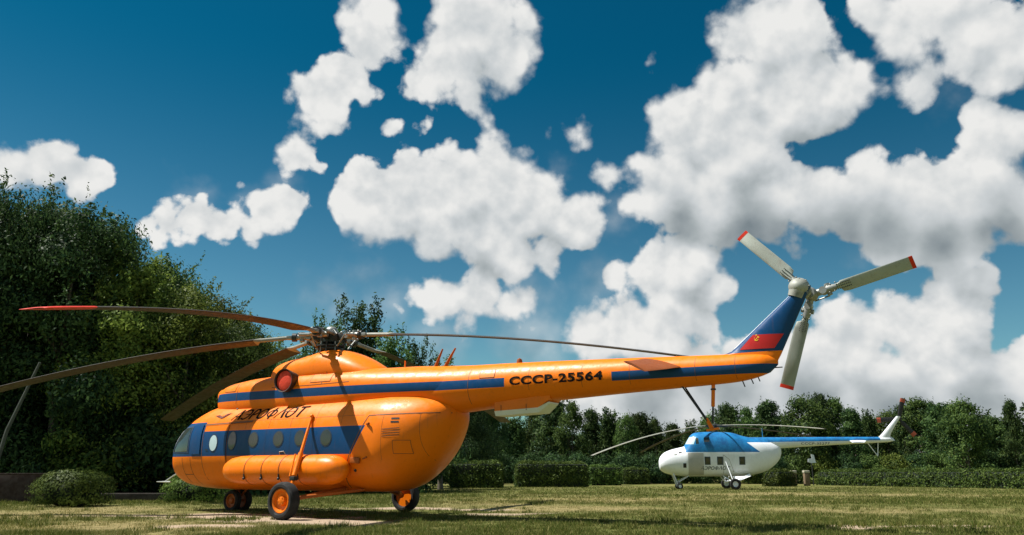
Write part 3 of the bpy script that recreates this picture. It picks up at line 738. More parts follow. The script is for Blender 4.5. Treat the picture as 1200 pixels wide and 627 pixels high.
for s_ in (1, -1):
    f = decal('windshield', npoly([(s_ * 58, 2.80), (s_ * 64, 3.42), (s_ * 3, 3.42), (s_ * 3, 2.86)]), B_p, 'blue2', h2, .008, n2_fn, .12)
    decal('pane', npoly([(s_ * 52, 2.88), (s_ * 56, 3.36), (s_ * 8, 3.36), (s_ * 8, 2.90)]), B_p, 'glasspale', f, .016, n2_fn, .12)
decal('grey_panel', [(2.02, .92), (2.02, 2.32), (1.02, 2.32), (1.02, .92)], B_p, simple('grey_panel_paint', (.42, .42, .40), .5), h2, .010, label='grey side panel behind the engine nose')
decal('engine_exhaust', [(2.36, 1.38), (2.36, 1.66), (2.16, 1.66), (2.16, 1.38)], B_p, 'black', h2, .012)
decal('grille', [(2.6, 2.30), (2.6, 2.38), (2.4, 2.42), (2.4, 2.34)], B_p, 'black', h2, .012)
decal('grille', [(2.9, 2.18), (2.9, 2.26), (2.72, 2.30), (2.72, 2.22)], B_p, 'steel', h2, .012)
grey_letter = simple('faded_lettering', (.10, .13, .16), .6, 0, .3)
stroke_text(1.24, -.68, 1.25, 1.47, B_p, grey_letter, h2, .18, .10, .15)
text_decal('CCCP-35277', -5.45, -7.30, 2.86, 3.00, B_b2, 'letter', h2)
mb = MB()
mb.tube([(0, 0, 3.6), (0, 0, 4.15)], [.16, .1], 14); mb.lathe((0, 0, 4.02), (0, 0, 1), [(0, .12), (.06, .26), (.18, .26), (.24, .1)], 18)
for k in range(4):
    a = R((36, 116, 206, 296)[k]); e = Vector((math.cos(a), math.sin(a), 0)); mb.tube([Vector((0, 0, 4.12)), e * .9 + Vector((0, 0, 4.10))], [.07, .06], 8)
mb.build('rotor_hub', 'dark', h2)
for az, dr in ((36, 2.05), (116, .72), (206, .9), (296, 1.5)):
    a = R(az); e = Vector((math.cos(a), math.sin(a), 0)); p = Vector((-e.y, e.x, 0)); rings = []
    for i in range(24):
        r_ = .8 + (10.3 - .8) * i / 23; s = i / 23; z = 4.12 - dr * (.45 * s + .55 * s * s); w = .05 if i < 2 else .15; th = .03 if i < 23 else .01
        rings.append([e * r_ + p * (w * math.cos(2 * PI * k / 12)) + Vector((0, 0, z + th * math.sin(2 * PI * k / 12))) for k in range(12)])
    mb = MB(); mb.loft(rings); mb.build('rotor_blade', 'bladetop' if az in (36, 116) else 'blade', h2)
T2 = Vector((-12.06, -.35, 4.52))
mb = MB(); mb.lathe(T2 + Vector((0, .4, 0)), (0, -1, 0), [(0, .08), (.3, .1), (.5, .06)], 14); mb.build('tail_rotor_hub', 'dark', h2)
for k, a in enumerate((R(108), R(108 - 118 + 7), R(108 + 122))):
    d = Vector((math.cos(a), 0, math.sin(a))); q = Vector((-d.z, 0, d.x)); rings = []
    L0 = 1.42
    for r_, c_ in ((.1, .06), (.35, .14), (L0 - .25, .16), (L0, .12), (L0 + .02, .05)):
        rings.append([T2 + d * r_ + q * (c_ * math.cos(2 * PI * j / 12)) + Vector((0, .03 * math.sin(2 * PI * j / 12), 0)) for j in range(12)])
    mb = MB(); mb.loft(rings); tb = mb.build('tail_rotor_blade', 'black', h2)
    rings = [[T2 + d * r_ + q * (.165 * math.cos(2 * PI * j / 12)) + Vector((0, .035 * math.sin(2 * PI * j / 12), 0)) for j in range(12)] for r_ in (L0 - .26, L0 - .02)]
    mb = MB(); mb.loft(rings); mb.build('blade_tip', painted('dull_red_paint', (.40, .09, .05), .5, .1, 0), tb)
for s_ in (1, -1):
    wheel('wheel', (-.76, s_ * 1.80, .35), .35, .24, s_, 'white2', h2, .5)
    mb = MB(); mb.tube([(-.38, s_ * 1.0, 1.75), (-.70, s_ * 1.66, .42)], [.022, .035], 10); mb.tube([(-.70, s_ * 1.66, .42), (-1.9, s_ * .7, .92)], [.06, .09], 10); mb.tube([(-.72, s_ * 1.7, .40), (-.2, s_ * .7, .85)], .04, 8)
    mb.loft([[(-.8, s_ * 1.1, .83), (-1.95, s_ * 1.0, .86), (-1.2, s_ * 1.4, .60), (-.85, s_ * 1.4, .55)], [(-.8, s_ * 1.0, .80), (-1.95, s_ * .9, .83), (-1.2, s_ * 1.35, .57), (-.85, s_ * 1.35, .52)]])
    mb.build('shock_strut', 'white2', h2)
    wheel('nose_wheel', (2.62, s_ * .72, .20), .20, .12, s_, 'white2', h2, .5)
    mb = MB(); mb.tube([(3.0, s_ * .55, 1.0), (2.72, s_ * .62, .22)], [.05, .04], 8); mb.tube([(2.0, s_ * .5, .86), (2.7, s_ * .62, .45)], .03, 8); mb.build('nose_gear_leg', 'white2', h2)
mb = MB(); mb.tube([(-9.75, 0, 3.0), (-10.33, 0, 2.12)], .03, 8); mb.tube([(-10.45, 0, 3.05), (-10.33, 0, 2.12)], .03, 8); mb.build('tail_bumper', 'white2', h2)
mb = MB(); mb.tube([(-3.07, 0, 3.3), (-3.07, 0, 3.95)], [.03, .015], 6); mb.build('whip_antenna', 'blue2', h2)

# ================================================================== GROUND
def patches():
    # (x, y, rx, ry, strength) bare earth spots on the lawn
    return [(-7.2, 20.6, 2.6, 1.2), (-5.0, 19.0, 1.7, 1.3), (-9.8, 20.6, 1.6, .5), (-3.2, 24.6, 2.6, .75), (-3.9, 18.2, 1.6, 1.3), (-1.0, 23.9, 1.4, .6), (-.3, 21.6, 1.3, .7), (8.6, 16.7, 2.0, .45), (7.4, 16.2, 1.0, .3), (-3.0, 17.0, 1.0, .6), (-6.0, 16.6, 1.3, .4)]
def dry_spots():
    return [(-8.5, 16.4, 6.0, 2.6), (-13, 19.5, 3.5, 1.5), (-12.5, 21.0, 4.5, 3.5), (4.0, 33.0, 8.0, 5.0), (2.5, 24.5, 4.0, 2.2), (16, 40, 10, 5), (-1.5, 28.5, 3.5, 2.5), (12, 24, 5, 2.5), (-12.5, 25.5, 3, 2)]
def spot_field(x, y, spots):
    f = np.full(x.shape, -9.0)
    for (a, b, rx, ry) in spots:
        f = np.maximum(f, 1 - np.sqrt(((x - a) / rx) ** 2 + ((y - b) / ry) ** 2))
    return f
def value_noise(x, y, s, seed=0):
    r = np.random.default_rng(seed).random((64, 64)); X = x * s; Y = y * s
    xi = np.floor(X).astype(int); yi = np.floor(Y).astype(int); fx = X - xi; fy = Y - yi; fx = fx * fx * (3 - 2 * fx); fy = fy * fy * (3 - 2 * fy)
    g = lambda i, j: r[i % 64, j % 64]
    return (g(xi, yi) * (1 - fx) + g(xi + 1, yi) * fx) * (1 - fy) + (g(xi, yi + 1) * (1 - fx) + g(xi + 1, yi + 1) * fx) * fy
def fbm(x, y, s, seed=0, o=4):
    return sum(value_noise(x, y, s * 2 ** k, seed + k) / 2 ** k for k in range(o)) / sum(1 / 2 ** k for k in range(o))
def ground_z(x, y):
    near = np.clip((np.hypot(x, y - 20) - 200) / 100, 0, 1)
    return (fbm(x, y, .35, 5, 4) - .5) * .07 * (1 - near)
# one sheet reaching the horizon
def axis(lo, hi, fine_lo, fine_hi, step):
    a = list(np.arange(fine_lo, fine_hi, step)); s = step
    l = []; p = fine_lo
    while p > lo: s *= 1.35; p -= s; l.append(p)
    s = step; r = []; p = a[-1]
    while p < hi: s *= 1.35; p += s; r.append(p)
    return np.array(l[::-1] + a + r)
gx = axis(-3000, 3000, -24, 34, .22); gy = axis(-3000, 4000, 10, 50, .22)
GX, GY = np.meshgrid(gx, gy); GZ = ground_z(GX, GY)
nx, ny = len(gx), len(gy)
me = bpy.data.meshes.new('ground')
me.vertices.add(nx * ny); me.vertices.foreach_set('co', np.stack([GX, GY, GZ], -1).ravel())
idx = np.arange(nx * ny).reshape(ny, nx)
quads = np.stack([idx[:-1, :-1], idx[:-1, 1:], idx[1:, 1:], idx[1:, :-1]], -1).reshape(-1, 4)
me.loops.add(quads.size); me.loops.foreach_set('vertex_index', quads.ravel())
me.polygons.add(len(quads)); me.polygons.foreach_set('loop_start', np.arange(0, quads.size, 4)); me.polygons.foreach_set('loop_total', np.full(len(quads), 4))
me.polygons.foreach_set('use_smooth', np.ones(len(quads), bool)); me.update(); me.validate()
# dirt mask as an attribute of the soil itself
def dirt_mask(x, y):
    return np.clip((spot_field(x, y, patches()) + (fbm(x, y, 1.3, 9, 5) - .5) * 2.1) * 3.0, 0, 1)
def dry_mask(x, y):
    return np.clip((spot_field(x, y, dry_spots()) + (fbm(x, y, .5, 29, 5) - .45) * 2.0) * 1.3, 0, 1)
for nm, fn in (('dirt', dirt_mask), ('dry', dry_mask)):
    at = me.attributes.new(nm, 'FLOAT', 'POINT'); at.data.foreach_set('value', fn(GX, GY).ravel().astype(np.float32))
m, nt, N, L, bs = new_mat('lawn_ground')
tc = nt.nodes.new('ShaderNodeTexCoord').outputs['Object']
n1 = noise_node(nt, .25, 6, .6, tc); n2 = noise_node(nt, 3.0, 8, .7, tc); n3 = noise_node(nt, 40, 4, .7, tc)
g1 = ramp(nt, n2.outputs[0], [(.30, (.055, .075, .018)), (.5, (.105, .115, .030)), (.68, (.19, .175, .060))])
g2 = ramp(nt, n2.outputs[0], [(.3, (.13, .11, .045)), (.7, (.32, .26, .12))])
a1 = nt.nodes.new('ShaderNodeAttribute'); a1.attribute_name = 'dirt'; a2 = nt.nodes.new('ShaderNodeAttribute'); a2.attribute_name = 'dry'
big = map_range(nt, n1.outputs[0], .42, .62, 0, .45)
dry = math_node(nt, 'MAXIMUM', a2.outputs['Fac'], big)
c = mixc(nt, dry, g1.outputs[0], g2.outputs[0])
soil = ramp(nt, n3.outputs[0], [(.3, (.25, .18, .12)), (.7, (.48, .38, .28))])
c = mixc(nt, a1.outputs['Fac'], c, soil.outputs[0])
L.new(c, bs.inputs['Base Color']); bs.inputs['Roughness'].default_value = 1.0; bs.inputs['Specular IOR Level'].default_value = .1
h = math_node(nt, 'ADD', n2.outputs[0], math_node(nt, 'MULTIPLY', n3.outputs[0], .4)); bump(nt, h, .9, .06, bs)
me.materials.append(m)
g = bpy.data.objects.new('ground', me); COL.objects.link(g); tag(g, kind='structure')

# ------------------------------------------------------------------ foliage materials
def leaf_mat(name, dark, light, scale=.7, trans=.35, hue=.0):
    m, nt, N, L, bs = new_mat(name)
    oi = nt.nodes.new('ShaderNodeObjectInfo'); geo = nt.nodes.new('ShaderNodeNewGeometry')
    tc = nt.nodes.new('ShaderNodeTexCoord').outputs['Object']
    n = noise_node(nt, scale, 3, .6, tc)
    f = math_node(nt, 'ADD', n.outputs[0], math_node(nt, 'MULTIPLY', geo.outputs['Random Per Island'], .5))
    f = map_range(nt, f, .45, 1.0)
    c = mixc(nt, f, dark, light)
    v = math_node(nt, 'MULTIPLY_ADD', oi.outputs['Random'], .6, .7)
    hs = nt.nodes.new('ShaderNodeHueSaturation'); L.new(c, hs.inputs['Color']); L.new(v, hs.inputs['Value'])
    L.new(math_node(nt, 'MULTIPLY_ADD', oi.outputs['Random'], .03, .488), hs.inputs['Hue'])
    L.new(hs.outputs[0], bs.inputs['Base Color']); bs.inputs['Roughness'].default_value = .55; bs.inputs['Specular IOR Level'].default_value = .10
    tr = nt.nodes.new('ShaderNodeBsdfTranslucent'); L.new(hs.outputs[0], tr.inputs['Color'])
    mx = nt.nodes.new('ShaderNodeMixShader'); mx.inputs[0].default_value = trans
    L.new(bs.outputs[0], mx.inputs[1]); L.new(tr.outputs[0], mx.inputs[2]); L.new(mx.outputs[0], nt.nodes['Material Output'].inputs['Surface'])
    return m
LEAF = [leaf_mat('broad_leaf', (.016, .044, .016), (.115, .175, .042), .35), leaf_mat('dark_leaf', (.011, .032, .015), (.070, .120, .038), .35), leaf_mat('pale_leaf', (.032, .060, .014), (.185, .225, .045), .35), leaf_mat('cool_leaf', (.014, .038, .015), (.075, .115, .032), .6)]
HEDGE = leaf_mat('hedge_leaf', (.022, .046, .012), (.100, .140, .028), 2.0, .25)
BARK = simple('bark', (.10, .085, .065), .9, 0, .6, .02)
def np_mesh(name, V, faces_n, mats):
    """V: (n*k, 3) vertices, polygons of k consecutive vertices"""
    me = bpy.data.meshes.new(name); k = faces_n; n = len(V) // k
    me.vertices.add(len(V)); me.vertices.foreach_set('co', V.astype(np.float32).ravel())
    me.loops.add(n * k); me.loops.foreach_set('vertex_index', np.arange(n * k))
    me.polygons.add(n); me.polygons.foreach_set('loop_start', np.arange(0, n * k, k)); me.polygons.foreach_set('loop_total', np.full(n, k))
    me.update(); 
    for m_ in mats: me.materials.append(m_)
    return me
def leaves(centers, size, up_bias=.5, seed=0, out=None):
    r = np.random.default_rng(seed); n = len(centers)
    nrm = r.normal(size=(n, 3)); nrm[:, 2] += up_bias
    if out is not None: nrm = nrm * .62 + out * 1.25
    nrm /= np.linalg.norm(nrm, axis=1)[:, None]
    t = r.normal(size=(n, 3)); t -= nrm * (t * nrm).sum(1)[:, None]; t /= np.linalg.norm(t, axis=1)[:, None]
    b = np.cross(nrm, t); s = size * r.uniform(.6, 1.3, (n, 1))
    V = np.stack([centers - t * s, centers + b * s * .45, centers + t * s, centers - b * s * .45], 1)
    V += nrm[:, None, :] * (np.array([0, .12, 0, .12])[None, :, None] * s[:, None, :])
    return V.reshape(-1, 3)
def crown_points(rgen, h, rad, base, shape, nclump, per, csize):
    """clump centres through an uneven volume, leaves round each"""
    pts = []; outs = []
    ph = rgen.uniform(0, 6.28, 4)
    for i in range(nclump):
        t = rgen.uniform(0, 1) ** (.85); z = base + (h - base) * t
        if shape == 'broad': prof = math.sin(PI * min(1, .12 + t * .86)) ** .55
        elif shape == 'cone': prof = (1 - t) ** .75 * .95 + .07
        elif shape == 'oval': prof = math.sin(PI * min(1, .10 + t * .88)) ** .8
        a = rgen.uniform(0, 2 * PI); lump = 1 + .22 * math.sin(2 * a + ph[0] + 5 * t) + .16 * math.sin(3 * a + ph[1] - 7 * t) + .12 * math.sin(9 * t + ph[2])
        rr = rad * prof * lump * (rgen.uniform(.15, 1) ** .45)
        c = np.array([rr * math.cos(a), rr * math.sin(a), z]); k = int(per * rgen.uniform(.5, 1.4)); sz = csize * rgen.uniform(.55, 1.35)
        q = rgen.normal(size=(k, 3)) * np.array([1, 1, .62]) * sz * .6
        q *= np.minimum(1, sz * .95 / (np.linalg.norm(q, axis=1)[:, None] + 1e-6)) ** .6
        q[:, 2] -= .25 * (q[:, 0] ** 2 + q[:, 1] ** 2) / max(sz, .1)
        pts.append(c + q); o = q / (np.linalg.norm(q, axis=1)[:, None] + 1e-6); outs.append(o + c[None] * np.array([1, 1, 0]) / (rad + 1e-6) * .6)
    # sparse tips reaching out of the crown top
    for i in range(int(nclump * .55)):
        a = rgen.uniform(0, 2 * PI); t = rgen.uniform(.35, 1.0); prof = (math.sin(PI * min(1, .12 + t * .8)) ** .6) if shape != 'cone' else (1 - t) ** .75 + .05
        s0 = np.array([rad * prof * .8 * math.cos(a), rad * prof * .8 * math.sin(a), base + (h - base) * t * .96])
        d = np.array([math.cos(a) * .5, math.sin(a) * .5, rgen.uniform(.5, 1.3)]); d /= np.linalg.norm(d); ln = rgen.uniform(.6, 1.5) * csize * 1.5
        k = int(min(per, 500) * rgen.uniform(.06, .16)); u = rgen.uniform(0, 1, (k, 1)); q = s0 + d * u * ln * rgen.uniform(.5, 1.15) + rgen.normal(size=(k, 3)) * csize * .20 * (1.15 - u)
        pts.append(q); outs.append(rgen.normal(size=(k, 3)) * .3)
    return np.concatenate(pts), np.concatenate(outs)
def make_tree(name, h, rad, base, shape, nclump, per, csize, leaf, mat, seed, trunk_r=.16):
    rg = np.random.default_rng(seed); P, O = crown_points(rg, h, rad, base, shape, nclump, per, csize)
    crown = np_mesh('crown', leaves(P, leaf, .5, seed, O), 4, [mat])
    mb = MB(); x = y = 0; pts = [(0, 0, -.1)]; rr = [trunk_r * 1.3]
    for i in range(1, 9):
        x += rg.normal() * .05 * h / 10; y += rg.normal() * .05 * h / 10; pts.append((x, y, h * .93 * i / 8)); rr.append(trunk_r * (1 - i / 8.6))
    mb.tube(pts, rr, 9)
    for i in range(14):
        t = rg.uniform(.16, .85); k = t * 8; p0 = Vector(pts[int(k)]).lerp(Vector(pts[min(8, int(k) + 1)]), k - int(k)); a = rg.uniform(0, 2 * PI)
        ln = rad * rg.uniform(.5, .95) * (1 - .4 * t); d = Vector((math.cos(a), math.sin(a), rg.uniform(.35, .9)))
        mid = p0 + d * ln * .5 + Vector((0, 0, -.05 * ln)); end = p0 + d * ln + Vector((0, 0, .12 * ln)); r0 = trunk_r * (1 - t) * .5 + .015
        mb.tube([p0, mid, end], [r0, r0 * .6, .01], 6)
    trunk = mb.build('trunk', BARK, None, 60); 
    tr = trunk.data; bpy.data.objects.remove(trunk)
    return (crown, tr)
def place_tree(kind, proto, x, y, s, rz, label, group, cat='tree', sz=None):
    e = empty(kind, (x, y, 0), rz); e.scale = (s, s, sz or s); tag(e, label, cat, group)
    for nm, me_ in zip(('crown', 'trunk'), proto):
        o = bpy.data.objects.new(nm, me_); COL.objects.link(o); o.parent = e
    return e
print('proto trees')
def feather_points(rg, h, rad, nb, per):
    pts, outs = [], []
    for j in range(nb):
        a = rg.uniform(0, 2 * PI); t0 = rg.uniform(.08, .5); top = h * rg.uniform(.62, 1.0) if j > 2 else h * (1, .93, .88)[j]
        lean = rad * rg.uniform(.15, 1.0) * (1.15 - .6 * top / h) if j > 2 else rad * .35
        k = int(per * (top / h)); u = rg.beta(1.1, 1.5, (k, 1)); z0 = h * t0
        p = np.concatenate([np.cos(a) * lean * u ** .7, np.sin(a) * lean * u ** .7, z0 + (top - z0) * u], 1)
        wd = .62 * (1.08 - u) + .09; ang = np.round(u * 14) * 2.4 + j
        off = rg.normal(size=(k, 3)) * wd * .55 + np.concatenate([np.cos(ang), np.sin(ang), 0 * ang], 1) * wd * .5
        pts.append(p + off * np.array([1, 1, .6])); outs.append(rg.normal(size=(k, 3)) * .4)
    return np.concatenate(pts), np.concatenate(outs)
_cp = crown_points
def crown_points(rgen, h, rad, base, shape, nclump, per, csize):
    return feather_points(rgen, h, rad, nclump, per) if shape == 'feather' else _cp(rgen, h, rad, base, shape, nclump, per, csize)
BIG = [make_tree('b', 12, 3.3, .5, 'broad', 62, 800, 1.25, .105, LEAF[0], 101, .26), make_tree('b', 12, 3.1, .4, 'broad', 58, 800, 1.25, .10, LEAF[1], 102, .24), make_tree('b', 12, 3.0, .5, 'oval', 54, 800, 1.15, .105, LEAF[2], 103, .24),
       make_tree('b', 12, 3.4, .8, 'feather', 30, 900, .80, .115, LEAF[0], 104, .2), make_tree('b', 12, 3.2, .8, 'feather', 26, 900, .80, .115, LEAF[1], 105, .2)]
MID = [make_tree('m', 7, 1.7, .35, 'oval', 80, 150, .62, .12, LEAF[3], 111, .10), make_tree('m', 7, 1.7, .3, 'cone', 80, 150, .58, .12, LEAF[3], 112, .10),
       make_tree('m', 7, 2.0, .3, 'broad', 80, 150, .70, .12, LEAF[0], 113, .11), make_tree('m', 7, 1.8, .3, 'oval', 60, 190, .62, .115, LEAF[0], 114, .09), make_tree('m', 7, 1.9, .3, 'feather', 26, 420, .6, .13, LEAF[3], 115, .09)]
exec_trees = []
# --- tall wood on the left: (px-derived world x, y, height)
BIGS = [(-100, 38, 188, 1, 'outermost, cut by the left frame edge'), (-50, 37, 203, 0, 'at the far left edge'), (18, 36, 207, 1, 'above the leaning pole'), (62, 40, 226, 0, 'just right of the leaning pole'),
        (100, 37, 230, 1, 'above the free standing round bush'), (122, 42, 246, 0, 'right shoulder of the highest left crowns'), (165, 38, 290, 2, 'left of the orange nose, half height'), (195, 41, 292, 0, 'directly above the orange nose'),
        (228, 38, 322, 2, 'above the cockpit'), (258, 42, 335, 2, 'above the front cowling'), (285, 39, 362, 0, 'where the wood slopes down'), (312, 44, 378, 2, 'lowest slope left of the rotor hub'), (348, 42, 398, 0, 'low, just left of the rotor hub'),
        (386, 46, 356, 3, 'feathery top directly above the hub cap'), (424, 48, 338, 4, 'tallest feathery top right of the hub'), (458, 46, 372, 3, 'feathery, left of the whip antennas'), (488, 50, 386, 4, 'feathery, behind the whip antennas'), (520, 52, 404, 3, 'small feathery top right of the antennas'), (548, 63, 424, 1, 'rightmost, just above the boom'),
        (-20, 44, 232, 0, 'second row at far left'), (48, 46, 246, 2, 'second row behind the pole'), (100, 48, 262, 1, 'second row above the bush'), (200, 48, 312, 0, 'second row above the nose'), (262, 50, 358, 1, 'second row above the cabin'),
        (330, 52, 402, 1, 'second row left of the hub'), (440, 56, 392, 1, 'second row right of the hub'), (500, 64, 412, 0, 'second row behind the antennas'), (572, 72, 448, 1, 'rear, hidden low behind the boom')]
for i, (px, y, ty, k, w_) in enumerate(BIGS):
    ty += 22 if k < 3 else 4
    x = (px - 600) / 900 * y * 1.0; d = pix_dir(px, ty); x = d.x / d.y * y; h_ = CAM_H + d.z / d.y * y
    place_tree('broadleaf_tree', BIG[k], x, y, max(.62, min(h_ / 12, 1.05)) * (.92 + .12 * math.sin(i * 2.3)), i * 1.3, ('dark' if k == 1 else 'yellow green' if k == 2 else 'mid green') + ' leafy tree of the left wood, ' + w_, 'tall trees of the left wood', sz=h_ / 12.1)
# --- belt of young trees behind boom and the white helicopter
def gpt(px, depth): return (px - 600) / 900 * (depth * .966)
belt = []
rt = random.Random(5)
tops = [(520, 462), (545, 470), (575, 478), (600, 485), (625, 480), (650, 472), (672, 476), (695, 484), (716, 478), (735, 490), (752, 488), (770, 494), (790, 500), (812, 492), (838, 490), (858, 478), (880, 482), (905, 475), (925, 482), (950, 470), (968, 466), (985, 472), (1005, 483), (1025, 480), (1045, 486), (1065, 478), (1085, 472), (1100, 475), (1118, 484), (1138, 474), (1155, 490), (1172, 492), (1195, 474), (1225, 470), (1255, 478)]
for i, (px, ty) in enumerate(tops):
    dep = 84 + 4 * math.sin(i * 1.9) - (14 if px > 1110 else 0)
    x = gpt(px, dep); d = pix_dir(px, ty); h_ = CAM_H + d.z / math.hypot(d.x, d.y) * math.hypot(x, dep)
    belt.append((px, x, dep, h_, i))
kinds = ['rounded', 'pointed', 'bushy', 'slender', 'loose']
def belt_place(px):
    return ('behind the tail boom lettering' if px < 600 else 'above the clipped hedges' if px < 720 else 'between hedges and the white helicopter nose' if px < 800 else 'behind the white helicopter cabin' if px < 900 else 'behind the white helicopter tail boom' if px < 1040 else 'right of the white tail rotor' if px < 1100 else 'above the long hedge near the right edge')
cnt = {}
ordn = ['first', 'second', 'third', 'fourth', 'fifth', 'sixth', 'seventh', 'eighth', 'ninth', 'tenth', 'eleventh', 'twelfth']
for px, x, dep, h_, i in belt:
    k = i * 3 % 5; w_ = belt_place(px); cnt[w_] = cnt.get(w_, 0) + 1
    place_tree('young_tree', MID[k], x, dep, (.95 + .3 * math.sin(i * 2.7)) * h_ / 7.6, i * 2.1, '%s tree, %s from left %s' % (kinds[k], ordn[cnt[w_] - 1], w_), 'young trees of the far belt', sz=h_ / 7 * 1.02)
# second row, lower and fuller, closing the view at the ground
for i in range(34):
    px = 500 + i * 22.5 + rt.uniform(-6, 6); dep = 94 + rt.uniform(-3, 5) - (14 if px > 1110 else 0); x = gpt(px, dep); k = (i * 2 + 1) % 5
    w_ = belt_place(px); key = 'r' + w_; cnt[key] = cnt.get(key, 0) + 1
    place_tree('young_tree', MID[k], x, dep, 1.25, i * 1.7, '%s rear tree, %s from left %s' % (kinds[k], ordn[cnt[key] - 1], w_), 'young trees of the rear row', sz=.92 + rt.uniform(-.16, .16))
# --- undergrowth as shrubs along the foot of both belts
SHR = [make_tree('s', 2.6, 1.7, .0, 'broad', 70, 110, .5, .10, LEAF[0], 121, .05), make_tree('s', 2.6, 1.6, .0, 'broad', 70, 110, .5, .10, LEAF[1], 122, .05), make_tree('s', 2.6, 1.5, .0, 'broad', 70, 110, .5, .10, LEAF[2], 123, .05)]
k = 0
for i in range(12):
    x = -27 + i * 1.9; y = 38.4 + (.55 * (x + 17) if x > -17 else 0) + rt.uniform(-.6, .6)
    place_tree('understory_shrub', SHR[1], x, y, 1.5, i * 2.3, '%s shrub from left at the foot of the left wood' % (['first', 'second', 'third', 'fourth', 'fifth', 'sixth', 'seventh', 'eighth', 'ninth', 'tenth', 'eleventh', 'twelfth', 'thirteenth', 'fourteenth', 'fifteenth', 'sixteenth', 'seventeenth', 'eighteenth'][i]), 'shrubs under the left wood', 'shrub')  # dark leaf throughout, so the colour carries the deep shade under the trees
for i in range(26):
    px = 505 + i * 29; dep = 77 + rt.uniform(-1.5, 1.5) - (11 if px > 1110 else 0); x = gpt(px, dep); w_ = belt_place(px); key = 's' + w_; cnt[key] = cnt.get(key, 0) + 1
    place_tree('understory_shrub', SHR[1 if px < 780 else (i * 2) % 3], x, dep + 1.5, 1.0, i * 2.3, '%s shrub from left %s' % (ordn[cnt[key] - 1], w_), 'shrubs of the far belt', 'shrub')

# --- clipped hedges and round bushes
def hedge(name, p0, p1, w, h_, label, group, rounded=.0, seed=1, n_per=420, mat=None):
    rg = np.random.default_rng(seed); p0 = np.array(p0, float); p1 = np.array(p1, float); d = p1 - p0; Ln = np.linalg.norm(d); d /= Ln; q = np.array([-d[1], d[0]])
    area = Ln * w + 2 * Ln * h_ + 2 * w * h_; n = int(area * n_per)
    t = rg.uniform(-.5, .5, (n, 3)); face = rg.choice(3, n, p=np.array([Ln * h_ * 2, w * h_ * 2, Ln * w]) / area)
    sgn = np.where(rg.random(n) < .5, -.5, .5)
    t[face == 0, 1] = sgn[face == 0]; t[face == 1, 0] = sgn[face == 1]; t[face == 2, 2] = .5
    loc = t * np.array([Ln, w, h_]); out = np.zeros((n, 3)); 
    out[face == 0, 1] = sgn[face == 0] * 2; out[face == 1, 0] = sgn[face == 1] * 2; out[face == 2, 2] = 1
    dis = (fbm(loc[:, 0] + 50 + sgn * 9, loc[:, 2] * 1.3 + loc[:, 1] + 40, 1.6, seed + 3, 4) - .5)
    loc += out * (dis[:, None] * .42) + rg.normal(size=(n, 3)) * .05
    if rounded:
        e = rounded; X = t[:, 1] * 2; Z = t[:, 2] * 2; 
        over = np.clip(np.abs(t[:, 0]) * 2 - .8, 0, 1) * 5
        loc[:, 2] -= np.where(Z > 0, (np.abs(X) ** 4 * .18 + over ** 2 * .10) * h_ * e, 0)
    loc[:, 2] += h_ / 2
    W = np.zeros((n, 3)); W[:, :2] = ((p0 + p1) / 2)[None] + loc[:, :1] * d[None] + loc[:, 1:2] * q[None]; W[:, 2] = loc[:, 2]
    O = np.zeros((n, 3)); O[:, :2] = out[:, :1] * d[None] + out[:, 1:2] * q[None]; O[:, 2] = out[:, 2]
    c = np.array([*((p0 + p1) / 2), 0]); me_ = np_mesh(name, leaves(W - c, .085, .25, seed, O), 4, [mat or HEDGE])
    root = empty(name, tuple(c)); tag(root, label, 'hedge', group)
    o = bpy.data.objects.new('leaves', me_); COL.objects.link(o); o.parent = root
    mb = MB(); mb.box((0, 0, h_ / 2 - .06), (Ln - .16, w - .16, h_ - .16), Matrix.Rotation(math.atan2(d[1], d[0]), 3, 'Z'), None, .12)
    mb.build('dark_core', simple('hedge_inner', (.010, .018, .007), 1.0), root)  # solid core block, near-black colour stands for the shade between the leaves
def bush(name, x, y, rx, ry, h_, label, seed, group='round bushes by the orange helicopter', mat=None):
    rg = np.random.default_rng(seed); n = int(2600 * (rx * h_) * 2.2)
    v = rg.normal(size=(n, 3)); v /= np.linalg.norm(v, axis=1)[:, None]; v[:, 2] = np.where(v[:, 2] < -.35, -v[:, 2], v[:, 2])
    lump = 1 + (fbm(v[:, 0] * 3 + 20, v[:, 1] * 3 + v[:, 2] * 4 + 20, 1.2, seed, 4) - .5) * .42
    rad = lump * rg.uniform(.78, 1.03, n); e = .75
    P = np.sign(v) * np.abs(v) ** e * rad[:, None] * np.array([rx, ry, h_ * .66]); P[:, 2] += h_ * .34
    P[:, 2] = np.maximum(P[:, 2], .02)
    root = empty(name, (x, y, 0)); tag(root, label, 'bush', group)
    o = bpy.data.objects.new('leaves', np_mesh('leaves', leaves(P, .05, .3, seed, v * 1.2), 4, [mat or HEDGE])); COL.objects.link(o); o.parent = root
    mb = MB(); mb.ball((0, 0, h_ * .38), 1, 0, 16, (rx * .72, ry * .72, h_ * .42)); mb.build('dark_core', 'hedge_in' if 'hedge_in' in M else simple('hedge_inner', (.010, .018, .007), 1.0), root)  # solid core ball, inner shade of the bush put into its colour
BUSHM = leaf_mat('bush_leaf', (.035, .065, .015), (.125, .180, .036), 2.5, .3)
bush('round_bush', -14.5, 26.4, 1.22, 1.0, 1.12, 'rounded clipped bush standing alone in front of the dark wood at left', 31, mat=BUSHM)
bush('round_bush', -11.6, 29.6, 1.25, 1.0, .98, 'rounded bush half hidden under the nose of the orange helicopter', 32, mat=BUSHM)
hedge('clipped_hedge', (-4.4, 57.2), (-.75, 57.4), 1.6, 1.80, 'boxy clipped hedge seen right of the orange rear doors, leftmost of the hedges', 'clipped box hedges', 1, 41, 260)
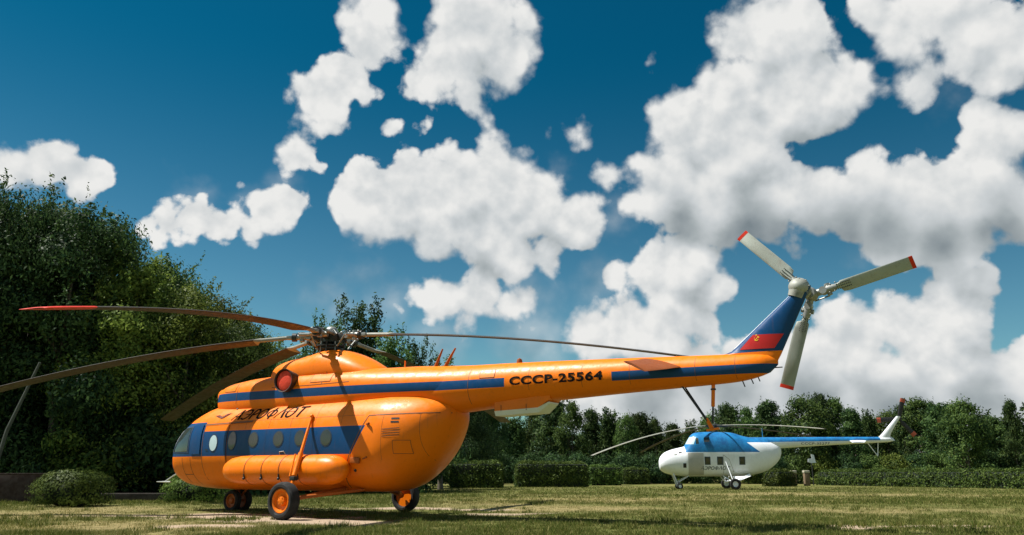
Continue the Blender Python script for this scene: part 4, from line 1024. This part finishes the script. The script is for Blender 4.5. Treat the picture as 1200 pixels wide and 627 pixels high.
hedge('clipped_hedge', (.35, 60.5), (5.7, 60.8), 1.7, 1.82, 'longest boxy clipped hedge below the tail boom lettering', 'clipped box hedges', 1, 42, 260)
hedge('clipped_hedge', (6.6, 68), (9.3, 68), 1.7, 1.62, 'small clipped hedge right of the longest boxy hedge', 'clipped box hedges', 1, 43, 240)
hedge('clipped_hedge', (10.3, 74), (12.6, 74), 1.8, 1.45, 'smallest farthest clipped hedge left of the rotor blade tip of the white helicopter', 'clipped box hedges', 1, 44, 240)
hedge('clipped_hedge', (20.5, 63), (22.3, 64.5), 1.4, 1.25, 'short low hedge just behind the tail end of the white cabin', 'clipped box hedges', 1, 45, 240)
hedge('clipped_hedge', (27.3, 70), (36.5, 47.5), 1.3, 1.25, 'long low clipped hedge running to the right edge behind the lawn', 'clipped box hedges', 1, 46, 220)
# gap between the hedges: two weathered gate posts with pale caps, a little pale figure beyond
for i, x in enumerate((23.5, 24.6)):
    mb = MB(); mb.box((0, 0, .52), (.42, .42, 1.04), None, 0, .03); e_ = empty('gate_post', (x, 66.5, 0)); tag(e_, ('left' if i == 0 else 'right') + ' one of two short posts with pale caps in the hedge gap', 'post', 'posts in the hedge gap')
    mb.build('shaft', simple('post_brick', (.17, .12, .07), .9, 0, .5), e_)
    mb = MB(); mb.box((0, 0, 1.14), (.5, .46, .2), None, 0, .06); mb.build('cap', simple('post_cap', (.42, .40, .30), .8, 0, .4), e_)
e_ = empty('white_signboard', (25.9, 68.5, 0)); tag(e_, 'small pale weathered sign on a dark post above the hedge behind the white tail boom', 'sign')
mb = MB(); mb.tube([(0, 0, 0), (0, 0, 2.05)], .05, 8); mb.build('post', 'dark', e_)
mb = MB(); mb.loft([[(-.34, y_, 1.95), (-.05, y_, 1.86), (.38, y_, 1.9), (.3, y_, 2.1), (.22, y_, 2.55), (-.02, y_, 2.62), (.02, y_, 2.25), (-.3, y_, 2.22)] for y_ in (-.09, -.05)]); mb.build('board', 'white2', e_)
# dark panel, kerb and leaning post on the left
e_ = empty('low_wall', (-17.9, 29.2, 0), R(4)); tag(e_, 'low dark brown rectangular wall at the far left edge beside the round bush', 'wall')
BR = simple('dark_brown_paint', (.034, .016, .012), .8, 0, .4)
mb = MB(); mb.box((0, 0, .50), (2.7, .24, 1.0), None, 0, .015); mb.build('panel', BR, e_)
mb = MB(); mb.box((0, 0, 1.02), (2.78, .32, .05), None, 0, .01); mb.build('coping', BR, e_)
KER = simple('dark_kerb', (.045, .034, .028), .9, 0, .5)
mb = MB(); mb.box((-15.0, 31.2, .12), (8.0, .22, .34), Matrix.Rotation(R(3), 3, 'Z'), 0, .02); o = mb.build('kerb', KER); tag(o, 'long low brown kerb on the lawn edge behind the round bush', 'kerb')
mb = MB(); mb.tube([(-19.6, 29.8, -.1), (-19.2, 29.8, 2.6), (-18.35, 29.8, 5.2)], [.08, .07, .05], 10); o = mb.build('leaning_post', simple('shade_darkened_grey_pole', (.06, .07, .06), .9, 0, .4)); tag(o, 'thin grey leaning pole in front of the dark trees at the far left', 'pole')  # pole's grey darkened in the colour for the shade it stands in

# ------------------------------------------------------------------ grass blades
print('grass')
def grass(n, y0, y1, hlo, hhi, wid, seed, dens=1.0):
    r = np.random.default_rng(seed)
    v = r.random(n); y = 1 / (1 / y0 + (1 / y1 - 1 / y0) * v)            # denser near the camera
    x = (r.random(n) * 2 - 1) * (y * .70 + 1.0)
    f = fbm(x, y, 2.2, 77, 4); dm = dirt_mask(x, y); dr = dry_mask(x, y)
    keep = r.random(n) < np.clip((f - .28) * 3, .08, 1) * (1 - dm * .97) * (1 - .35 * dr)
    x, y, dr, f = x[keep], y[keep], dr[keep], f[keep]; n = len(x)
    h_ = r.uniform(hlo, hhi, n) * (.45 + 1.1 * f) * (1 - .35 * dr); z = ground_z(x, y)
    a = r.uniform(0, 2 * PI, n); lean = r.normal(size=(n, 2)) * .45 * h_[:, None]
    w_ = wid * r.uniform(.6, 1.4, n); dx = np.cos(a) * w_; dy = np.sin(a) * w_
    V = np.empty((n, 3, 3)); V[:, 0] = np.stack([x - dx, y - dy, z - .01], 1); V[:, 1] = np.stack([x + dx, y + dy, z - .01], 1); V[:, 2] = np.stack([x + lean[:, 0], y + lean[:, 1], z + h_], 1)
    return V.reshape(-1, 3), dr
V1, d1 = grass(330000, 13.0, 30, .03, .085, .007, 1); V2, d2 = grass(190000, 28, 62, .05, .11, .016, 2)
def weeds(n, seed):
    r = np.random.default_rng(seed); cx_ = []; 
    y = 1 / (1 / 14.0 + (1 / 40 - 1 / 14.0) * r.random(n)); x = (r.random(n) * 2 - 1) * (y * .70 + 1)
    f = fbm(x, y, .6, 177, 4); k = f > .55; x, y = x[k], y[k]
    e1 = np.array([8.0, 6.9, 7.1, 7.5, 9.0, 10.2, -3.3, -6.2, -8.4, -2.4]); e2 = np.array([16.9, 16.4, 16.8, 16.9, 16.3, 17.2, 19.6, 18.4, 19.6, 18.0])
    x = np.concatenate([x, np.repeat(e1, 3) + r.normal(size=30) * .25]); y = np.concatenate([y, np.repeat(e2, 3) + r.normal(size=30) * .2])
    m_ = 26; X = np.repeat(x, m_) + r.normal(size=len(x) * m_) * .07; Y = np.repeat(y, m_) + r.normal(size=len(y) * m_) * .07; hh = np.repeat(r.uniform(.07, .19, len(x)), m_) * r.uniform(.5, 1, len(x) * m_)
    z = ground_z(X, Y); a = r.uniform(0, 2 * PI, len(X)); w_ = .009 * r.uniform(.6, 1.5, len(X)); dx = np.cos(a) * w_; dy = np.sin(a) * w_; ln = r.normal(size=(len(X), 2)) * .4 * hh[:, None]
    V = np.empty((len(X), 3, 3)); V[:, 0] = np.stack([X - dx, Y - dy, z - .01], 1); V[:, 1] = np.stack([X + dx, Y + dy, z - .01], 1); V[:, 2] = np.stack([X + ln[:, 0], Y + ln[:, 1], z + hh], 1)
    return V.reshape(-1, 3), np.full(len(X), -.5)
V3, d3 = weeds(1500, 5)
V = np.concatenate([V1, V2, V3]); D = np.concatenate([d1, d2, d3])
m, nt, N, L, bs = new_mat('grass_blades')
geo = nt.nodes.new('ShaderNodeNewGeometry'); at = nt.nodes.new('ShaderNodeAttribute'); at.attribute_name = 'dry'
tc = nt.nodes.new('ShaderNodeTexCoord').outputs['Object']; n1 = noise_node(nt, 1.2, 5, .65, tc)
gr = ramp(nt, geo.outputs['Random Per Island'], [(0, (.050, .085, .012)), (.5, (.095, .118, .022)), (.85, (.160, .160, .038)), (1, (.32, .28, .11))])
dr_ = ramp(nt, geo.outputs['Random Per Island'], [(0, (.14, .15, .036)), (.5, (.27, .25, .085)), (1, (.44, .39, .18))])
fac = math_node(nt, 'ADD', at.outputs['Fac'], map_range(nt, n1.outputs[0], .48, .75, 0, .4), clamp=True)
c = mixc(nt, fac, gr.outputs[0], dr_.outputs[0]); L.new(c, bs.inputs['Base Color']); bs.inputs['Roughness'].default_value = .8; bs.inputs['Specular IOR Level'].default_value = .15
tr = nt.nodes.new('ShaderNodeBsdfTranslucent'); L.new(c, tr.inputs['Color']); mx = nt.nodes.new('ShaderNodeMixShader'); mx.inputs[0].default_value = .3
L.new(bs.outputs[0], mx.inputs[1]); L.new(tr.outputs[0], mx.inputs[2]); L.new(mx.outputs[0], nt.nodes['Material Output'].inputs['Surface'])
me = np_mesh('grass', V, 3, [m]); at_ = me.attributes.new('dry', 'FLOAT', 'FACE'); at_.data.foreach_set('value', D.astype(np.float32))
o = bpy.data.objects.new('grass', me); COL.objects.link(o); tag(o, 'short mown grass, green with dry straw patches', 'grass', kind='stuff')

# ================================================================== SKY AND LIGHT
SUN = (Vector((-math.cos(.544), math.sin(.544), 0)) * .55 + Vector((-math.sin(.544), -math.cos(.544), 0)) * .28 + Vector((0, 0, 1.0))).normalized()
elev = math.asin(SUN.z); az = math.atan2(SUN.x, SUN.y)
sun = bpy.data.lights.new('sun', 'SUN'); sun.energy = 5.0; sun.angle = R(.53); sun.color = (1, .955, .88)
so = bpy.data.objects.new('sun', sun); COL.objects.link(so); so.rotation_euler = (-SUN).to_track_quat('-Z', 'Y').to_euler()
so.location = (0, 0, 60)
world = bpy.data.worlds.new('World'); sc.world = world; world.use_nodes = True
nt = world.node_tree; N, L = nt.nodes, nt.links; N.clear()
out = N.new('ShaderNodeOutputWorld')
skyt = N.new('ShaderNodeTexSky'); skyt.sky_type = 'NISHITA'; skyt.sun_disc = False; skyt.sun_elevation = elev; skyt.sun_rotation = az
skyt.air_density = 1.0; skyt.dust_density = .3; skyt.ozone_density = 2.0
tc = N.new('ShaderNodeTexCoord').outputs['Generated']
CL = [  # sky positions and radii on the 1200 x 627 sheet
 (440,10,30),(430,50,36),(405,92,36),(382,118,32),(360,108,20),(376,142,14),(520,78,38),(560,28,58),(592,62,40),(545,108,26),(500,92,26),(612,30,22),(540,60,45),
 (343,172,18),(338,186,14),(380,195,12),(362,182,9),(60,195,38),(95,206,28),(18,205,26),(118,212,14),(75,178,16),
 (228,255,28),(200,262,24),(262,266,24),(290,276,16),(322,246,27),(345,240,20),(172,266,13),
 (430,232,44),(480,235,50),(540,220,52),(592,215,45),(622,240,50),(672,262,38),(560,268,42),(600,300,30),(500,270,40),(450,268,30),(640,298,24),(695,262,18),(470,205,24),(580,180,24),
 (520,350,30),(562,345,36),(600,355,26),(550,370,26),(505,335,20),(576,322,14),(485,345,16),
 (680,157,14),(755,70,5),(500,147,7),(460,150,5),(570,140,5),(640,160,3),(275,214,6),
 (880,40,52),(930,40,50),(862,100,50),(800,150,50),(860,170,72),(925,120,60),(790,215,58),(840,230,60),(900,228,52),(945,95,42),(990,100,40),(960,240,50),(1020,240,50),(1080,240,52),(1140,230,62),(1168,160,46),(1150,125,30),(1182,60,58),(1130,60,40),(1060,40,48),(1030,20,36),(1078,90,32),(1190,240,48),(1050,282,44),(1120,290,45),(745,240,20),(1120,20,50),(710,205,12),(1015,190,18),(745,190,12),
 (800,312,42),(770,325,26),(842,345,24),(790,368,38),(720,323,14),(692,392,32),(740,385,38),(780,402,38),(830,388,26),(705,360,12),
 (1000,405,56),(1060,385,50),(1108,362,42),(1140,335,26),(950,425,46),(1100,415,58),(1040,440,60),(960,445,50),(1152,315,14),(880,430,42),(820,460,55),(740,475,50),(1192,432,32),(1180,475,48),(900,485,60),(1000,490,60),(1100,485,60),(680,470,40)]
THIN = [(230,235,26),(330,215,20),(610,340,34),(650,200,16),(720,260,26),(300,250,26),(1120,100,30),(700,330,30),(430,325,30),(380,340,22),(460,345,30),(400,365,30),(620,400,50),(520,400,40),(1015,300,20)]
DARK = [(880,262,42),(960,270,40),(1040,268,38),(1110,285,42),(800,250,26),(850,460,40),(950,470,45),(760,470,36),(1050,480,45),(1160,480,40),(900,300,20),(1180,262,40),(1000,262,36)]
def spot_chain(vec, spots, sm):
    cur = None
    for (a, b, r_) in spots:
        d = pix_dir(a, b)
        # angular size shrinks off axis
        k = d.dot(Vector((0, math.cos(PITCH), math.sin(PITCH)))); rad = r_ / 900 * k ** 1.5
        v = N.new('ShaderNodeVectorMath'); v.operation = 'DISTANCE'; L.new(vec, v.inputs[0]); v.inputs[1].default_value = d
        s = math_node(nt, 'SUBTRACT', rad, v.outputs['Value'])
        cur = s if cur is None else math_node(nt, 'SMOOTH_MAX', cur, s, sm)
    return cur
def vadd(v, off):
    n = N.new('ShaderNodeVectorMath'); n.operation = 'ADD'; L.new(v, n.inputs[0]); n.inputs[1].default_value = off; return n.outputs[0]
# warp directions a little so that no outline stays circular
wn = noise_node(nt, 11, 4, .55, tc); ws = N.new('ShaderNodeVectorMath'); ws.operation = 'SUBTRACT'; L.new(wn.outputs['Color'], ws.inputs[0]); ws.inputs[1].default_value = (.5, .5, .5)
wm = N.new('ShaderNodeVectorMath'); wm.operation = 'SCALE'; L.new(ws.outputs[0], wm.inputs[0]); wm.inputs['Scale'].default_value = .040
wa = N.new('ShaderNodeVectorMath'); wa.operation = 'ADD'; L.new(tc, wa.inputs[0]); L.new(wm.outputs[0], wa.inputs[1]); wv = wa.outputs[0]
base = math_node(nt, 'ADD', spot_chain(wv, CL, .010), .012)
base_up = math_node(nt, 'ADD', spot_chain(vadd(wv, Vector((-.35, 0, .94)) * .050), [c_ for c_ in CL if c_[2] > 26], .015), .017)
thin = spot_chain(wv, THIN, .02)
dark = spot_chain(wv, DARK, .03)
# generic clouds for the part of the sky the photograph does not show
gen = noise_node(nt, 2.6, 5, .5, tc); genf = math_node(nt, 'MULTIPLY', math_node(nt, 'SUBTRACT', gen.outputs[0], .54), .5)
fwd = N.new('ShaderNodeVectorMath'); fwd.operation = 'DOT_PRODUCT'; L.new(tc, fwd.inputs[0]); fwd.inputs[1].default_value = (0, math.cos(PITCH), math.sin(PITCH))
behind = map_range(nt, fwd.outputs['Value'], .66, .80, 0, -1.0)
base = math_node(nt, 'MAXIMUM', base, math_node(nt, 'ADD', genf, behind))
def puffs(vec):
    a = noise_node(nt, 13, 11, .58, vec, .15); v = N.new('ShaderNodeTexVoronoi'); v.feature = 'SMOOTH_F1'; v.inputs['Scale'].default_value = 26; v.inputs['Smoothness'].default_value = .4
    v.inputs['Detail'].default_value = 2.0; v.inputs['Roughness'].default_value = .5
    L.new(vec, v.inputs['Vector'])
    t = math_node(nt, 'MULTIPLY_ADD', v.outputs['Distance'], -.022, .009)
    return math_node(nt, 'ADD', math_node(nt, 'MULTIPLY', math_node(nt, 'SUBTRACT', a.outputs[0], .5), .062), t)
p0 = puffs(tc)
off = (Vector((-.35, 0, .94)) * .022)
p1 = puffs(vadd(tc, off))
f0 = math_node(nt, 'ADD', base, p0)
soft = noise_node(nt, 5, 2, .5, tc)
edge = map_range(nt, soft.outputs[0], .38, .64, .004, .018)
alpha = map_range(nt, f0, -.004, edge)
thin_a = map_range(nt, math_node(nt, 'ADD', thin, math_node(nt, 'MULTIPLY', p0, 1.2)), -.03, .05, 0, .38)
alpha = math_node(nt, 'MAXIMUM', alpha, thin_a)
relief = math_node(nt, 'SUBTRACT', p0, p1)                         # lumps facing the sun are brighter
rl = map_range(nt, relief, -.028, .024, 0, 1)
dk = map_range(nt, math_node(nt, 'ADD', dark, math_node(nt, 'MULTIPLY', p0, .9)), -.030, .035, 0, 1)
low = noise_node(nt, 5, 3, .5, vadd(tc, (3, 1, 2)))
body = map_range(nt, base, .03, .09, 0, .22); body = math_node(nt, 'MULTIPLY', body, map_range(nt, low.outputs[0], .4, .62))
sg = map_range(nt, math_node(nt, 'SUBTRACT', base, base_up), -.046, .010, 0, 1)
lit = math_node(nt, 'ADD', math_node(nt, 'MULTIPLY_ADD', rl, .34, .32), math_node(nt, 'MULTIPLY', sg, .42))
lit = math_node(nt, 'MULTIPLY', lit, math_node(nt, 'SUBTRACT', 1.0, math_node(nt, 'MULTIPLY', dk, .52)))
lit = math_node(nt, 'MULTIPLY', lit, math_node(nt, 'SUBTRACT', 1.0, body))
cc = ramp(nt, lit, [(.0, (.12, .16, .19)), (.25, (.24, .29, .32)), (.5, (.46, .51, .53)), (.75, (.70, .74, .76)), (1.0, (1.0, 1.0, .98))])
bgc = N.new('ShaderNodeBackground'); L.new(cc.outputs[0], bgc.inputs[0]); bgc.inputs[1].default_value = .48
gm = N.new('ShaderNodeGamma'); L.new(skyt.outputs[0], gm.inputs[0]); gm.inputs[1].default_value = 1.1
sz_ = N.new('ShaderNodeSeparateXYZ'); L.new(tc, sz_.inputs[0])
tn = mixc(nt, map_range(nt, sz_.outputs[2], .0, .52), (.46, .66, .60), (.010, .36, .40))
tint = mixc(nt, 1.0, gm.outputs[0], tn, 'MULTIPLY')
bgs = N.new('ShaderNodeBackground'); L.new(tint, bgs.inputs[0]); bgs.inputs[1].default_value = .068
mx = N.new('ShaderNodeMixShader'); L.new(alpha, mx.inputs[0]); L.new(bgs.outputs[0], mx.inputs[1]); L.new(bgc.outputs[0], mx.inputs[2]); L.new(mx.outputs[0], out.inputs['Surface'])
world.cycles.sampling_method = 'MANUAL'; world.cycles.sample_map_resolution = 512

# ------------------------------------------------------------------ camera and colour
cam = bpy.data.cameras.new('camera'); cam.sensor_width = 36; cam.lens = 27.0; cam.clip_end = 9000; cam.clip_start = .1
co_ = bpy.data.objects.new('camera', cam); COL.objects.link(co_); co_.location = (0, 0, CAM_H); co_.rotation_euler = (PI / 2 + PITCH, 0, 0)
sc.camera = co_
sc.view_settings.view_transform = 'Standard'; sc.view_settings.look = 'None'; sc.view_settings.exposure = .80; sc.view_settings.gamma = 1
sc.view_settings.use_curve_mapping = False
sc.cycles.max_bounces = 6; sc.cycles.diffuse_bounces = 3; sc.cycles.glossy_bounces = 3; sc.cycles.transmission_bounces = 3
print('done', len(bpy.data.objects))
